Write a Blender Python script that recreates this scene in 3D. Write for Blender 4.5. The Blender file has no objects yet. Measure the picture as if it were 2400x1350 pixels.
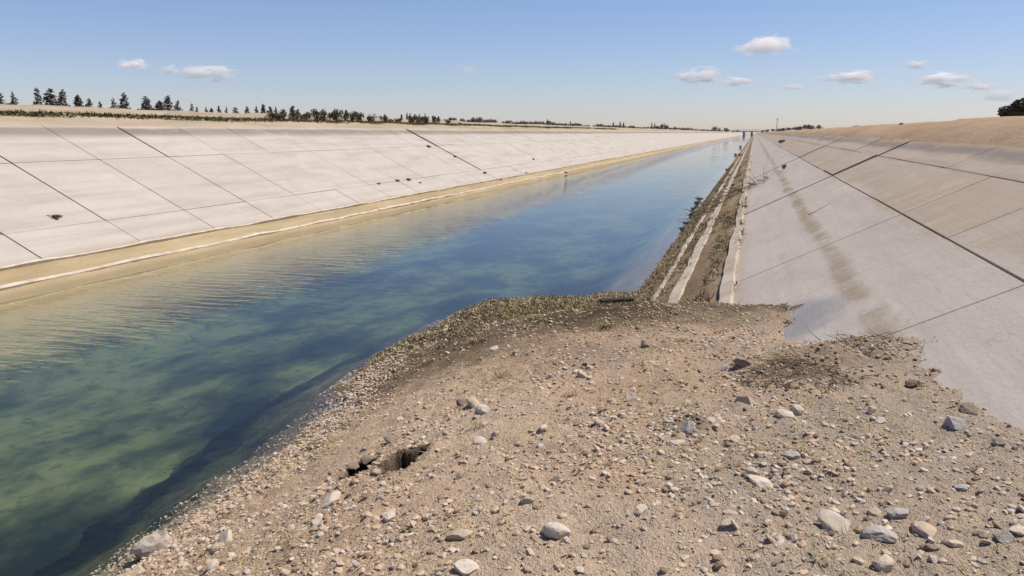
import bpy, bmesh, math, random
import numpy as np
from mathutils import Vector, Matrix, Euler
from mathutils import noise as mnoise

random.seed(7)
RNG = np.random.default_rng(11)
SC = bpy.context.scene
COL = SC.collection
H = 3.2                       # eye height above the water, metres (water surface is z = 0)
R = math.radians

# ------------------------------------------------------------------ camera, sky, sun, exposure
FOC = 1900.0                  # focal length in photo pixels (2400 wide)
VPX, VPY = 1768.0, 311.0
PITCH = math.atan2(675 - VPY, FOC)
_f = FOC / math.cos(PITCH)
YAW = math.atan2(VPX - 1200, _f)
cam_d = bpy.data.cameras.new('camera')
cam_d.sensor_width = 36.0
cam_d.lens = 36.0 * FOC / 2400.0
cam_d.clip_start = 0.05
cam_d.clip_end = 60000
cam = bpy.data.objects.new('camera', cam_d)
COL.objects.link(cam)
cam.location = (0, 0, H)
cam.rotation_euler = (math.pi / 2 - PITCH, 0, YAW)
SC.camera = cam

SUN_DIR = Vector((0.44, 0.22, 0.87)).normalized()       # towards the sun
elev = math.asin(SUN_DIR.z)
azim = math.atan2(SUN_DIR.x, SUN_DIR.y)
world = bpy.data.worlds.new('World')
SC.world = world
world.use_nodes = True
wt = world.node_tree
for n in list(wt.nodes):
    wt.nodes.remove(n)
w_out = wt.nodes.new('ShaderNodeOutputWorld')
w_bg = wt.nodes.new('ShaderNodeBackground')
w_sky = wt.nodes.new('ShaderNodeTexSky')
w_sky.sky_type = 'NISHITA'
w_sky.sun_disc = False
w_sky.sun_elevation = elev
w_sky.sun_rotation = azim
w_sky.altitude = 0
w_sky.air_density = 1.0
w_sky.dust_density = 0.25
w_sky.ozone_density = 3.0
w_bg.inputs['Strength'].default_value = 0.10
w_mul = wt.nodes.new('ShaderNodeMix')
w_mul.data_type = 'RGBA'; w_mul.blend_type = 'MULTIPLY'
w_mul.inputs[0].default_value = 1.0
w_mul.inputs[7].default_value = (0.82, 0.80, 0.97, 1)      # the camera's white balance
wt.links.new(w_sky.outputs['Color'], w_mul.inputs[6])
wt.links.new(w_mul.outputs[2], w_bg.inputs['Color'])
wt.links.new(w_bg.outputs['Background'], w_out.inputs['Surface'])

sun_d = bpy.data.lights.new('sun', 'SUN')
sun_d.energy = 4.6
sun_d.angle = R(0.5)
sun_d.color = (1.0, 0.92, 0.79)
sun = bpy.data.objects.new('sun', sun_d)
COL.objects.link(sun)
sun.rotation_euler = SUN_DIR.to_track_quat('Z', 'Y').to_euler()
sun.location = (30, 10, 40)

SC.view_settings.view_transform = 'Standard'
SC.view_settings.look = 'None'
SC.view_settings.gamma = 1.0
SC.view_settings.exposure = 0.25
SC.view_settings.use_curve_mapping = False
SC.cycles.volume_bounces = 24
SC.cycles.max_bounces = 32
SC.cycles.transparent_max_bounces = 16

# ------------------------------------------------------------------ rays through the lens, used to find where things stand
def ray(px, py):
    c = np.array([px - 1200.0, py - 675.0, FOC])
    cp, sp = math.cos(PITCH), math.sin(PITCH)
    l = np.array([c[0], c[2] * cp - c[1] * sp, -c[2] * sp - c[1] * cp])
    cy, sy = math.cos(YAW), math.sin(YAW)
    return np.array([l[0] * cy - l[1] * sy, l[0] * sy + l[1] * cy, l[2]])

WR = -0.637 * H               # right waterline x
WL = -4.386 * H               # left waterline x
def right_x(t): return WR + 2 * t * H
def left_x(t): return WL - 2 * t * H
def hit_right(px, py):        # on the right lining
    d = ray(px, py)
    k = d[0] / -d[2]
    t = (k + 0.637) / (k + 2)
    s = H * (1 - t) / -d[2]
    return Vector((s * d[0], s * d[1], H + s * d[2]))
def hit_left(px, py):
    d = ray(px, py)
    k = d[0] / d[2]
    t = (k - 4.386) / (k + 2)
    s = H * (1 - t) / -d[2]
    return Vector((s * d[0], s * d[1], H + s * d[2]))
def hit_x(px, x):             # along the column px, at lateral distance x
    d = ray(px, VPY)
    return Vector((x, d[1] * x / d[0], H))
def px_size(p, n):            # metres spanned by n photo pixels at point p
    return n / FOC * (Vector(p) - Vector((0, 0, H))).length

# ------------------------------------------------------------------ noise for heights
def vnoise(x, y, seed=0):
    xi = np.floor(x).astype(np.int64); yi = np.floor(y).astype(np.int64)
    fx = x - xi; fy = y - yi
    def h(a, b):
        n = (a * 374761393 + b * 668265263 + seed * 2147483647) & 0xFFFFFFFF
        n = ((n ^ (n >> 13)) * 1274126177) & 0xFFFFFFFF
        return ((n ^ (n >> 16)) & 0xFFFF) / 65535.0
    ux = fx * fx * (3 - 2 * fx); uy = fy * fy * (3 - 2 * fy)
    return (h(xi, yi) * (1 - ux) + h(xi + 1, yi) * ux) * (1 - uy) + (h(xi, yi + 1) * (1 - ux) + h(xi + 1, yi + 1) * ux) * uy
def fbm(x, y, scale, octaves=4, seed=0, gain=0.5):
    s = 0; a = 1.0; tot = 0
    for o in range(octaves):
        s = s + a * (vnoise(x * scale + 17.3 * o, y * scale + 9.1 * o, seed + o) - 0.5)
        tot += a; a *= gain; scale *= 2.03
    return s / tot * 2

# ------------------------------------------------------------------ object helpers
def tag(o, label=None, cat=None, group=None, kind=None):
    if label: o['label'] = label
    if cat: o['category'] = cat
    if group: o['group'] = group
    if kind: o['kind'] = kind
    return o
def link(o, parent=None):
    COL.objects.link(o)
    if parent is not None: o.parent = parent
    return o
def mesh_obj(name, me, parent=None, loc=None, mat=None):
    o = bpy.data.objects.new(name, me)
    if mat is not None and not me.materials: me.materials.append(mat)
    if loc is not None: o.location = loc
    return link(o, parent)
def empty(name, loc=(0, 0, 0), rz=0.0):
    o = bpy.data.objects.new(name, None)
    o.empty_display_size = 0.2
    o.location = loc; o.rotation_euler = (0, 0, rz)
    return link(o)
def np_mesh(name, verts, faces, smooth=True):
    """verts (n,3), faces (m,3) or (m,4) numpy arrays"""
    me = bpy.data.meshes.new(name)
    verts = np.asarray(verts, dtype=np.float32); faces = np.asarray(faces, dtype=np.int32)
    k = faces.shape[1]
    me.vertices.add(len(verts)); me.vertices.foreach_set('co', verts.ravel())
    me.loops.add(faces.size); me.loops.foreach_set('vertex_index', faces.ravel())
    me.polygons.add(len(faces))
    me.polygons.foreach_set('loop_start', np.arange(0, faces.size, k, dtype=np.int32))
    me.polygons.foreach_set('loop_total', np.full(len(faces), k, dtype=np.int32))
    me.polygons.foreach_set('use_smooth', np.full(len(faces), smooth, dtype=bool))
    me.update(calc_edges=True); me.validate()
    return me
def set_tint(me, per_vert):
    a = me.attributes.new('tint', 'FLOAT', 'POINT')
    a.data.foreach_set('value', np.asarray(per_vert, dtype=np.float32))
def grid_faces(nx, ny):
    i = np.arange(nx * ny).reshape(ny, nx)
    return np.stack([i[:-1, :-1].ravel(), i[:-1, 1:].ravel(), i[1:, 1:].ravel(), i[1:, :-1].ravel()], 1)
def bm_mesh(name, bm, smooth=False):
    me = bpy.data.meshes.new(name)
    bm.to_mesh(me); bm.free()
    for p in me.polygons: p.use_smooth = smooth
    return me

# ------------------------------------------------------------------ materials
class NT:
    def __init__(self, name):
        self.m = bpy.data.materials.new(name); self.m.use_nodes = True
        self.t = self.m.node_tree
        for n in list(self.t.nodes): self.t.nodes.remove(n)
        self.out = self.t.nodes.new('ShaderNodeOutputMaterial')
    def n(self, typ, **kw):
        nd = self.t.nodes.new(typ)
        for k, v in kw.items():
            if k.startswith('i_'):
                key = k[2:]
                key = int(key) if key.isdigit() else key
                if isinstance(v, bpy.types.NodeSocket): self.t.links.new(v, nd.inputs[key])
                else: nd.inputs[key].default_value = v
            else: setattr(nd, k, v)
        return nd
    def math(self, op, a, b=0.0, c=0.0, clamp=False):
        nd = self.t.nodes.new('ShaderNodeMath'); nd.operation = op; nd.use_clamp = clamp
        for i, v in enumerate((a, b, c)):
            if isinstance(v, bpy.types.NodeSocket): self.t.links.new(v, nd.inputs[i])
            else: nd.inputs[i].default_value = v
        return nd.outputs[0]
    def noise(self, vec, scale, detail=4, rough=0.55, w=None):
        nd = self.n('ShaderNodeTexNoise'); nd.inputs['Scale'].default_value = scale
        nd.inputs['Detail'].default_value = detail; nd.inputs['Roughness'].default_value = rough
        if vec is not None: self.t.links.new(vec, nd.inputs['Vector'])
        return nd.outputs['Fac']
    def mapping(self, vec, scale=(1, 1, 1), loc=(0, 0, 0), rot=(0, 0, 0)):
        nd = self.n('ShaderNodeMapping'); nd.inputs['Scale'].default_value = scale
        nd.inputs['Location'].default_value = loc; nd.inputs['Rotation'].default_value = rot
        self.t.links.new(vec, nd.inputs['Vector']); return nd.outputs[0]
    def ramp(self, fac, stops, interp='LINEAR'):
        nd = self.n('ShaderNodeValToRGB'); cr = nd.color_ramp; cr.interpolation = interp
        while len(cr.elements) < len(stops): cr.elements.new(0.5)
        for e, (p, c) in zip(cr.elements, stops):
            e.position = p; e.color = (*c, 1) if len(c) == 3 else c
        self.t.links.new(fac, nd.inputs[0]); return nd.outputs[0]
    def step(self, v, a, b):
        nd = self.n('ShaderNodeMapRange'); nd.interpolation_type = 'SMOOTHSTEP'
        self.t.links.new(v, nd.inputs[0]); nd.inputs[1].default_value = a; nd.inputs[2].default_value = b
        return nd.outputs[0]
    def band(self, v, a, b, c, d):
        return self.math('MULTIPLY', self.step(v, a, b), self.math('SUBTRACT', 1.0, self.step(v, c, d)))
    def mix(self, fac, a, b, blend='MIX'):
        nd = self.n('ShaderNodeMix'); nd.data_type = 'RGBA'; nd.blend_type = blend
        for s, v in ((nd.inputs[0], fac), (nd.inputs[6], a), (nd.inputs[7], b)):
            if isinstance(v, bpy.types.NodeSocket): self.t.links.new(v, s)
            elif isinstance(v, (int, float)): s.default_value = v
            else: s.default_value = (*v, 1) if len(v) == 3 else v
        return nd.outputs[2]
    def pos(self):
        return self.n('ShaderNodeNewGeometry').outputs['Position']
    def objrand(self):
        return self.n('ShaderNodeObjectInfo').outputs['Random']
    def sep(self, v):
        nd = self.n('ShaderNodeSeparateXYZ'); self.t.links.new(v, nd.inputs[0]); return nd.outputs
    def bump(self, h, strength=0.5, dist=0.05, normal=None):
        nd = self.n('ShaderNodeBump'); nd.inputs['Strength'].default_value = strength
        nd.inputs['Distance'].default_value = dist
        self.t.links.new(h, nd.inputs['Height'])
        if normal is not None: self.t.links.new(normal, nd.inputs['Normal'])
        return nd.outputs[0]
    def principled(self, color, rough=0.9, normal=None, spec=0.25):
        p = self.n('ShaderNodeBsdfPrincipled')
        for key, v in (('Base Color', color), ('Roughness', rough), ('Specular IOR Level', spec)):
            if isinstance(v, bpy.types.NodeSocket): self.t.links.new(v, p.inputs[key])
            elif isinstance(v, (int, float)): p.inputs[key].default_value = v
            else: p.inputs[key].default_value = (*v, 1)
        if normal is not None: self.t.links.new(normal, p.inputs['Normal'])
        self.t.links.new(p.outputs[0], self.out.inputs['Surface'])
        return self.m

def mat_lining(side):
    """weathered concrete; t = height above the water over the eye height"""
    m = NT('concrete_' + side)
    p = m.pos(); s = m.sep(p)
    t = m.math('DIVIDE', s[2], H)
    streak = m.noise(m.mapping(p, (1.0, 0.10, 1.6)), 2.2, 5, 0.6)
    big = m.noise(m.mapping(p, (1, 0.5, 1)), 0.22, 4, 0.6)
    fine = m.noise(p, 14.0, 5, 0.65)
    runs = m.noise(m.mapping(p, (0.22, 1.0, 0.22)), 2.5, 4, 0.6)      # stains running down the slope
    edge = m.math('MULTIPLY', m.math('SUBTRACT', m.noise(m.mapping(p, (1, 0.25, 1)), 0.9, 6, 0.62), 0.5), 1.0)
    tn = m.math('MULTIPLY_ADD', edge, 0.10, t)
    if side == 'left':
        base = m.ramp(streak, [(0.28, (0.345, 0.302, 0.26)), (0.5, (0.42, 0.378, 0.333)), (0.75, (0.46, 0.418, 0.373))])
        base = m.mix(m.math('MULTIPLY', m.step(big, 0.5, 0.7), 0.45), base, (0.43, 0.375, 0.32))
        silt = m.math('MULTIPLY', m.math('SUBTRACT', 1.0, m.step(tn, 0.11, 0.17)), 0.8)
        col = m.mix(silt, base, (0.34, 0.27, 0.17))
        tide = m.math('MULTIPLY', m.band(m.math('MULTIPLY_ADD', edge, 0.03, t), 0.205, 0.216, 0.222, 0.245), 0.5)
        col = m.mix(tide, col, (0.38, 0.34, 0.30))
        stain = m.band(m.math('MULTIPLY_ADD', edge, 0.05, t), 0.93, 1.005, 1.035, 1.065)
        col = m.mix(m.math('MULTIPLY', stain, 0.85), col, (0.17, 0.145, 0.115))
        col = m.mix(m.math('MULTIPLY', m.step(t, 1.045, 1.075), 0.9), col, (0.36, 0.295, 0.215))
    else:
        base = m.ramp(streak, [(0.25, (0.39, 0.337, 0.292)), (0.55, (0.445, 0.39, 0.34)), (0.8, (0.48, 0.424, 0.372))])
        base = m.mix(m.math('MULTIPLY', m.step(big, 0.45, 0.7), 0.35), base, (0.40, 0.37, 0.33))
        tw = m.math('MULTIPLY_ADD', edge, 0.16, t)
        silt1 = m.math('MULTIPLY', m.band(tw, 0.635, 0.665, 0.70, 0.80), 0.75)      # silt left along the joint
        col = m.mix(m.math('MULTIPLY', silt1, m.step(runs, 0.25, 0.6)), base, (0.33, 0.25, 0.155))
        silt2 = m.math('MULTIPLY', m.band(m.math('MULTIPLY_ADD', edge, 0.07, t), 0.462, 0.479, 0.488, 0.515), m.step(m.noise(p, 0.8, 5, 0.7), 0.36, 0.55))
        col = m.mix(m.math('MULTIPLY', silt2, 0.8), col, (0.25, 0.19, 0.115))
        silt3 = m.math('MULTIPLY', m.band(tw, 0.795, 0.812, 0.818, 0.835), m.step(big, 0.35, 0.55))
        col = m.mix(m.math('MULTIPLY', silt3, 0.6), col, (0.22, 0.18, 0.13))
        up = m.math('MULTIPLY', m.step(tn, 0.56, 0.78), m.math('MULTIPLY_ADD', m.step(streak, 0.35, 0.65), 0.5, 0.4))
        col = m.mix(up, col, (0.375, 0.295, 0.215))
        dark = m.band(tn, 0.86, 0.895, 0.915, 0.945)
        col = m.mix(m.math('MULTIPLY', dark, 0.75), col, (0.17, 0.145, 0.12))
        col = m.mix(m.math('MULTIPLY', m.step(tn, 0.905, 0.945), 0.85), col, (0.33, 0.24, 0.16))
        low = m.math('SUBTRACT', 1.0, m.step(tn, 0.27, 0.33))
        col = m.mix(m.math('MULTIPLY', low, 0.6), col, (0.33, 0.26, 0.18))
    if side == 'right':         # damp seep on the slab beside the fill
        dv = m.n('ShaderNodeVectorMath'); dv.operation = 'DISTANCE'
        m.t.links.new(m.mapping(p, (1, 0.75, 1)), dv.inputs[0]); dv.inputs[1].default_value = (0.42, 8.75 * 0.75, 1.22)
        dd = m.math('MULTIPLY_ADD', m.math('SUBTRACT', m.noise(p, 3.0, 5, 0.65), 0.5), 0.5, dv.outputs['Value'])
        seep = m.math('SUBTRACT', 1.0, m.step(dd, 0.32, 0.80))
        col = m.mix(m.math('MULTIPLY', seep, 0.8), col, (0.20, 0.205, 0.225))
    # each slab was cast from its own batch
    col = m.mix(m.math('MULTIPLY', m.objrand(), 0.24), col, (0.36, 0.33, 0.30) if side == 'right' else (0.36, 0.325, 0.285))
    grime = m.math('MULTIPLY', m.step(m.noise(p, 5.0, 6, 0.7), 0.58, 0.75), 0.30)
    col = m.mix(grime, col, (0.25, 0.21, 0.17))
    mott = m.noise(m.mapping(p, (1, 0.6, 1)), 1.3, 8, 0.72)
    col = m.mix(m.math('MULTIPLY', m.step(mott, 0.48, 0.70), 0.32), col, (0.30, 0.255, 0.21))
    col = m.mix(m.math('MULTIPLY', m.step(mott, 0.46, 0.30), 0.22), col, (0.56, 0.53, 0.49))
    col = m.mix(m.math('MULTIPLY', m.step(fine, 0.60, 0.72), 0.22), col, (0.24, 0.205, 0.17))
    cr = m.n('ShaderNodeTexVoronoi'); cr.feature = 'DISTANCE_TO_EDGE'; cr.inputs['Scale'].default_value = 0.75
    wob = m.n('ShaderNodeVectorMath'); wob.operation = 'ADD'
    nz = m.n('ShaderNodeTexNoise'); nz.inputs['Scale'].default_value = 1.6; nz.inputs['Detail'].default_value = 6
    m.t.links.new(p, nz.inputs['Vector']); m.t.links.new(p, wob.inputs[0]); m.t.links.new(nz.outputs['Color'], wob.inputs[1])
    m.t.links.new(wob.outputs[0], cr.inputs['Vector'])
    crack = m.math('MULTIPLY', m.math('SUBTRACT', 1.0, m.step(cr.outputs['Distance'], 0.002, 0.009)), m.step(big, 0.57, 0.66))
    col = m.mix(m.math('MULTIPLY', crack, 0.22), col, (0.15, 0.12, 0.09))
    h = m.math('ADD', m.math('MULTIPLY', fine, 0.5), streak)
    return m.principled(col, 0.92, m.bump(h, 0.55, 0.025), 0.15)

def bed_colour(m, p):
    a = m.noise(m.mapping(p, (1.0, 0.5, 1)), 0.55, 5, 0.6); b = m.noise(p, 2.6, 5, 0.7)
    col = m.ramp(a, [(0.40, (0.020, 0.025, 0.020)), (0.50, (0.075, 0.080, 0.046)), (0.61, (0.20, 0.19, 0.10))])
    return m.mix(m.math('MULTIPLY', m.step(b, 0.5, 0.65), 0.55), col, (0.035, 0.038, 0.022))
def mat_soil():
    m = NT('fill_soil')
    p = m.pos(); s = m.sep(p)
    a = m.noise(p, 0.55, 5, 0.6); b = m.noise(p, 3.5, 6, 0.7); c = m.noise(p, 22.0, 5, 0.75); d = m.noise(p, 80.0, 3, 0.7)
    col = m.ramp(a, [(0.30, (0.48, 0.34, 0.22)), (0.5, (0.58, 0.42, 0.285)), (0.70, (0.62, 0.47, 0.335))])
    col = m.mix(m.math('MULTIPLY', m.step(b, 0.52, 0.72), 0.45), col, (0.37, 0.305, 0.225))
    col = m.mix(m.math('MULTIPLY', m.step(b, 0.46, 0.30), 0.35), col, (0.57, 0.455, 0.35))
    # grey crushed concrete lies towards the lining, pinkish loam in the middle
    gx = m.math('ADD', m.math('MULTIPLY', s[0], 0.34), m.math('MULTIPLY', m.noise(p, 0.9, 4), 1.6))
    col = m.mix(m.math('MULTIPLY', m.step(gx, 0.45, 1.25), 0.7), col, (0.41, 0.355, 0.285))
    col = m.mix(m.math('MULTIPLY', m.step(c, 0.60, 0.68), 0.75), col, (0.52, 0.45, 0.37))
    col = m.mix(m.math('MULTIPLY', m.step(c, 0.42, 0.34), 0.55), col, (0.24, 0.175, 0.12))
    col = m.mix(m.math('MULTIPLY', m.step(d, 0.60, 0.70), 0.5), col, (0.56, 0.49, 0.41))
    # humus and dead weeds at the far end, damp earth at the waterline
    far = m.math('MULTIPLY', m.step(m.math('ADD', m.math('MULTIPLY', m.noise(p, 0.9, 6, 0.7), 4.0), m.math('MULTIPLY_ADD', s[0], -0.35, s[1])), 9.6, 11.8), 0.9)
    col = m.mix(far, col, m.ramp(b, [(0.3, (0.075, 0.056, 0.032)), (0.7, (0.20, 0.15, 0.09))]))
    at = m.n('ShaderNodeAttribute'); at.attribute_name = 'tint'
    col = m.mix(at.outputs['Fac'], col, (0.016, 0.011, 0.008))  # near black: painted shade inside the pits, and patches of dark earth
    wet = m.math('SUBTRACT', 1.0, m.step(m.math('MULTIPLY_ADD', b, 0.08, s[2]), 0.05, 0.16))
    col = m.mix(m.math('MULTIPLY', wet, 0.5), col, (0.19, 0.155, 0.10))
    sub = m.math('SUBTRACT', 1.0, m.step(m.math('MULTIPLY_ADD', b, 0.35, s[2]), -0.25, 0.10))
    weed = m.ramp(m.noise(m.mapping(p, (1.0, 0.6, 1)), 1.5, 6, 0.7), [(0.38, (0.03, 0.035, 0.025)), (0.5, (0.10, 0.09, 0.05)), (0.62, (0.22, 0.20, 0.12))])
    col = m.mix(sub, col, weed)
    deep = m.math('SUBTRACT', 1.0, m.step(m.math('MULTIPLY_ADD', b, 0.5, s[2]), -0.65, -0.05))
    col = m.mix(deep, col, bed_colour(m, p))
    h = m.math('ADD', m.math('MULTIPLY', c, 1.0), m.math('MULTIPLY', d, 0.45))
    return m.principled(col, 0.95, m.bump(h, 1.0, 0.05), 0.1)

def mat_stone(name, stops, rough=0.9):
    m = NT(name)
    tc = m.n('ShaderNodeTexCoord').outputs['Object']
    at = m.n('ShaderNodeAttribute'); at.attribute_name = 'tint'
    r = m.math('FRACT', m.math('ADD', m.objrand(), at.outputs['Fac']))
    col = m.ramp(r, stops)
    p = m.pos()
    col = m.mix(m.math('MULTIPLY', m.step(m.noise(p, 30.0, 5, 0.7), 0.45, 0.7), 0.45), col, (0.30, 0.24, 0.175))
    return m.principled(col, rough, m.bump(m.noise(p, 60.0, 4, 0.7), 0.5, 0.01), 0.15)

def mat_simple(name, c1, c2, scale=4.0, rough=0.9, bump=0.4, bscale=20, spec=0.15):
    m = NT(name); p = m.pos()
    col = m.mix(m.step(m.noise(p, scale, 5, 0.65), 0.35, 0.65), c1, c2)
    col = m.mix(m.math('MULTIPLY', m.objrand(), 0.25), col, tuple(v * 0.7 for v in c1))
    return m.principled(col, rough, m.bump(m.noise(p, bscale, 4, 0.7), bump, 0.02), spec)

def mat_sand(name, side):
    m = NT(name); p = m.pos(); s = m.sep(p)
    a = m.noise(m.mapping(p, (1, 0.35, 1)), 0.5, 6, 0.65); b = m.noise(p, 6.0, 5, 0.7)
    if side == 'left':
        col = m.ramp(a, [(0.3, (0.27, 0.21, 0.14)), (0.55, (0.38, 0.31, 0.225)), (0.8, (0.44, 0.375, 0.295))])
        col = m.mix(m.math('MULTIPLY', m.step(b, 0.58, 0.7), 0.3), col, (0.30, 0.24, 0.15))
    else:
        col = m.ramp(a, [(0.3, (0.285, 0.200, 0.125)), (0.55, (0.365, 0.26, 0.17)), (0.8, (0.42, 0.315, 0.22))])
        col = m.mix(m.math('MULTIPLY', m.step(b, 0.55, 0.68), 0.4), col, (0.24, 0.19, 0.11))
    return m.principled(col, 0.95, m.bump(b, 0.6, 0.08), 0.1)

def mat_silt():
    m = NT('silt'); p = m.pos(); s = m.sep(p)
    a = m.noise(m.mapping(p, (1, 0.18, 1)), 1.6, 6, 0.65); b = m.noise(p, 12.0, 5, 0.7)
    col = m.ramp(a, [(0.3, (0.27, 0.205, 0.115)), (0.55, (0.36, 0.28, 0.17)), (0.75, (0.43, 0.35, 0.23))])
    col = m.mix(m.math('MULTIPLY', m.step(b, 0.55, 0.7), 0.35), col, (0.20, 0.165, 0.085))
    col = m.mix(m.math('MULTIPLY', m.math('SUBTRACT', 1.0, m.step(s[2], 0.02, 0.10)), 0.7), col, (0.23, 0.185, 0.12))
    col = m.mix(m.math('SUBTRACT', 1.0, m.step(m.math('MULTIPLY_ADD', a, 0.6, s[2]), -0.62, 0.05)), col, bed_colour(m, p))
    return m.principled(col, 0.95, m.bump(b, 0.7, 0.03), 0.1)
def mat_silt_right():
    m = NT('silt_with_weeds'); p = m.pos(); s = m.sep(p)
    a = m.noise(m.mapping(p, (1, 0.12, 1)), 2.2, 6, 0.68); b = m.noise(p, 9.0, 6, 0.72)
    col = m.ramp(a, [(0.3, (0.165, 0.115, 0.07)), (0.52, (0.25, 0.18, 0.11)), (0.75, (0.36, 0.28, 0.19))])
    col = m.mix(m.math('MULTIPLY', m.step(b, 0.50, 0.66), 0.6), col, (0.10, 0.078, 0.045))
    col = m.mix(m.math('SUBTRACT', 1.0, m.step(m.math('MULTIPLY_ADD', a, 0.6, s[2]), -0.62, 0.05)), col, bed_colour(m, p))
    return m.principled(col, 0.95, m.bump(b, 0.9, 0.05), 0.1)

def mat_bed():
    m = NT('algae_bed'); p = m.pos(); s = m.sep(p)
    col = bed_colour(m, p)
    return m.principled(col, 0.95, None, 0.1)

def mat_water():
    m = NT('canal_water'); p = m.pos(); s = m.sep(p)
    # short wind ripples, calm in the lee of the left bank
    lee = m.step(m.math('MULTIPLY_ADD', m.noise(p, 0.25, 3), 1.5, s[0]), -12.6, -11.3)
    r1 = m.noise(m.mapping(p, (0.55, 2.2, 1), rot=(0, 0, R(-14))), 2.1, 3, 0.5)
    r2 = m.noise(m.mapping(p, (0.8, 1.6, 1), rot=(0, 0, R(-8))), 5.5, 3, 0.5)
    band = m.math('MULTIPLY', lee, m.math('SUBTRACT', 1.0, m.step(m.math('MULTIPLY_ADD', m.noise(p, 0.4, 4), 2.2, s[0]), -9.3, -7.2)))
    patch = m.math('MULTIPLY', m.step(m.noise(m.mapping(p, (1, 0.4, 1)), 0.30, 4), 0.45, 0.65), 0.22)
    amp = m.math('ADD', m.math('MULTIPLY', band, 1.25), m.math('MULTIPLY_ADD', lee, patch, 0.07))
    h = m.math('MULTIPLY', m.math('ADD', r1, m.math('MULTIPLY', r2, 0.30)), amp)
    bp = m.bump(h, 0.48, 0.05)
    gl = m.n('ShaderNodeBsdfGlossy'); gl.inputs['Roughness'].default_value = 0.03
    gl.inputs['Color'].default_value = (1, 1, 1, 1)
    m.t.links.new(bp, gl.inputs['Normal'])
    tr = m.n('ShaderNodeBsdfTransparent'); tr.inputs['Color'].default_value = (0.95, 0.98, 0.97, 1)
    fr = m.n('ShaderNodeFresnel'); fr.inputs['IOR'].default_value = 1.333
    m.t.links.new(bp, fr.inputs['Normal'])
    mx = m.n('ShaderNodeMixShader')
    m.t.links.new(fr.outputs[0], mx.inputs[0]); m.t.links.new(tr.outputs[0], mx.inputs[1]); m.t.links.new(gl.outputs[0], mx.inputs[2])
    m.t.links.new(mx.outputs[0], m.out.inputs['Surface'])
    va = m.n('ShaderNodeVolumeAbsorption'); va.inputs['Color'].default_value = (0.52, 0.71, 0.57, 1)
    va.inputs['Density'].default_value = 0.26
    m.t.links.new(va.outputs[0], m.out.inputs['Volume'])
    return m.m

def mat_cloud(seed, dens, size):
    m = NT('cloud_vapour')
    tc = m.n('ShaderNodeTexCoord').outputs['Object']
    v = m.mapping(tc, (1, 1, 1), (seed * 3.7, seed * 1.3, 0))
    nz = m.noise(v, 1.7, 8, 0.66)
    ln = m.n('ShaderNodeVectorMath'); ln.operation = 'LENGTH'; m.t.links.new(tc, ln.inputs[0])
    fall = m.math('SUBTRACT', 1.0, ln.outputs['Value'])
    d = m.math('MULTIPLY_ADD', m.math('SUBTRACT', nz, 0.53), 3.6, fall)
    d = m.math('MULTIPLY', m.step(d, 0.15, 0.75), dens / size)
    pv = m.n('ShaderNodeVolumePrincipled')
    pv.inputs['Color'].default_value = (1, 1, 1, 1)
    pv.inputs['Anisotropy'].default_value = 0.0
    m.t.links.new(d, pv.inputs['Density'])
    m.t.links.new(pv.outputs[0], m.out.inputs['Volume'])
    return m.m

M = dict(
    left=mat_lining('left'), right=mat_lining('right'), soil=mat_soil(),
    sandl=mat_sand('sandy_ground', 'left'), sandr=mat_sand('brown_ground', 'right'),
    silt=mat_silt(), siltr=mat_silt_right(), bed=mat_bed(), water=mat_water(),
    pebble=mat_stone('pebble_stone', [(0.0, (0.19, 0.135, 0.09)), (0.22, (0.40, 0.29, 0.20)), (0.5, (0.49, 0.365, 0.26)), (0.78, (0.55, 0.43, 0.325)), (0.90, (0.40, 0.36, 0.315)), (1.0, (0.60, 0.52, 0.43))]),
    pale=mat_stone('pale_stone', [(0.0, (0.46, 0.385, 0.31)), (1.0, (0.56, 0.49, 0.415))]),
    grey=mat_stone('grey_stone', [(0.0, (0.31, 0.285, 0.26)), (1.0, (0.42, 0.39, 0.36))]),
    dark=mat_stone('dark_stone', [(0.0, (0.17, 0.125, 0.095)), (1.0, (0.25, 0.20, 0.16))]),
    tan=mat_stone('tan_stone', [(0.0, (0.40, 0.31, 0.22)), (1.0, (0.50, 0.41, 0.31))]),
    gap=mat_simple('joint_soil', (0.14, 0.105, 0.07), (0.20, 0.155, 0.105), 6),
    curb=mat_simple('old_concrete', (0.40, 0.33, 0.25), (0.54, 0.47, 0.39), 2.2),
    needle=mat_simple('dark_needles', (0.14, 0.14, 0.12), (0.20, 0.185, 0.16), 3),
    bark=mat_simple('bark', (0.10, 0.075, 0.055), (0.15, 0.115, 0.085), 6),
    scrub=mat_simple('dry_scrub', (0.085, 0.070, 0.040), (0.15, 0.12, 0.075), 5),
    olive=mat_simple('olive_scrub', (0.10, 0.088, 0.04), (0.17, 0.14, 0.07), 3),
    straw=mat_simple('dry_straw', (0.33, 0.27, 0.12), (0.42, 0.34, 0.19), 8),
    green=mat_simple('green_blades', (0.16, 0.19, 0.05), (0.27, 0.26, 0.09), 8),
    twig=mat_simple('dead_twigs', (0.085, 0.06, 0.04), (0.20, 0.15, 0.10), 9),
    wood=mat_simple('wet_wood', (0.035, 0.026, 0.02), (0.065, 0.05, 0.038), 8),
    steel=mat_simple('grey_paint', (0.34, 0.36, 0.43), (0.40, 0.42, 0.48), 1),
)

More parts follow.
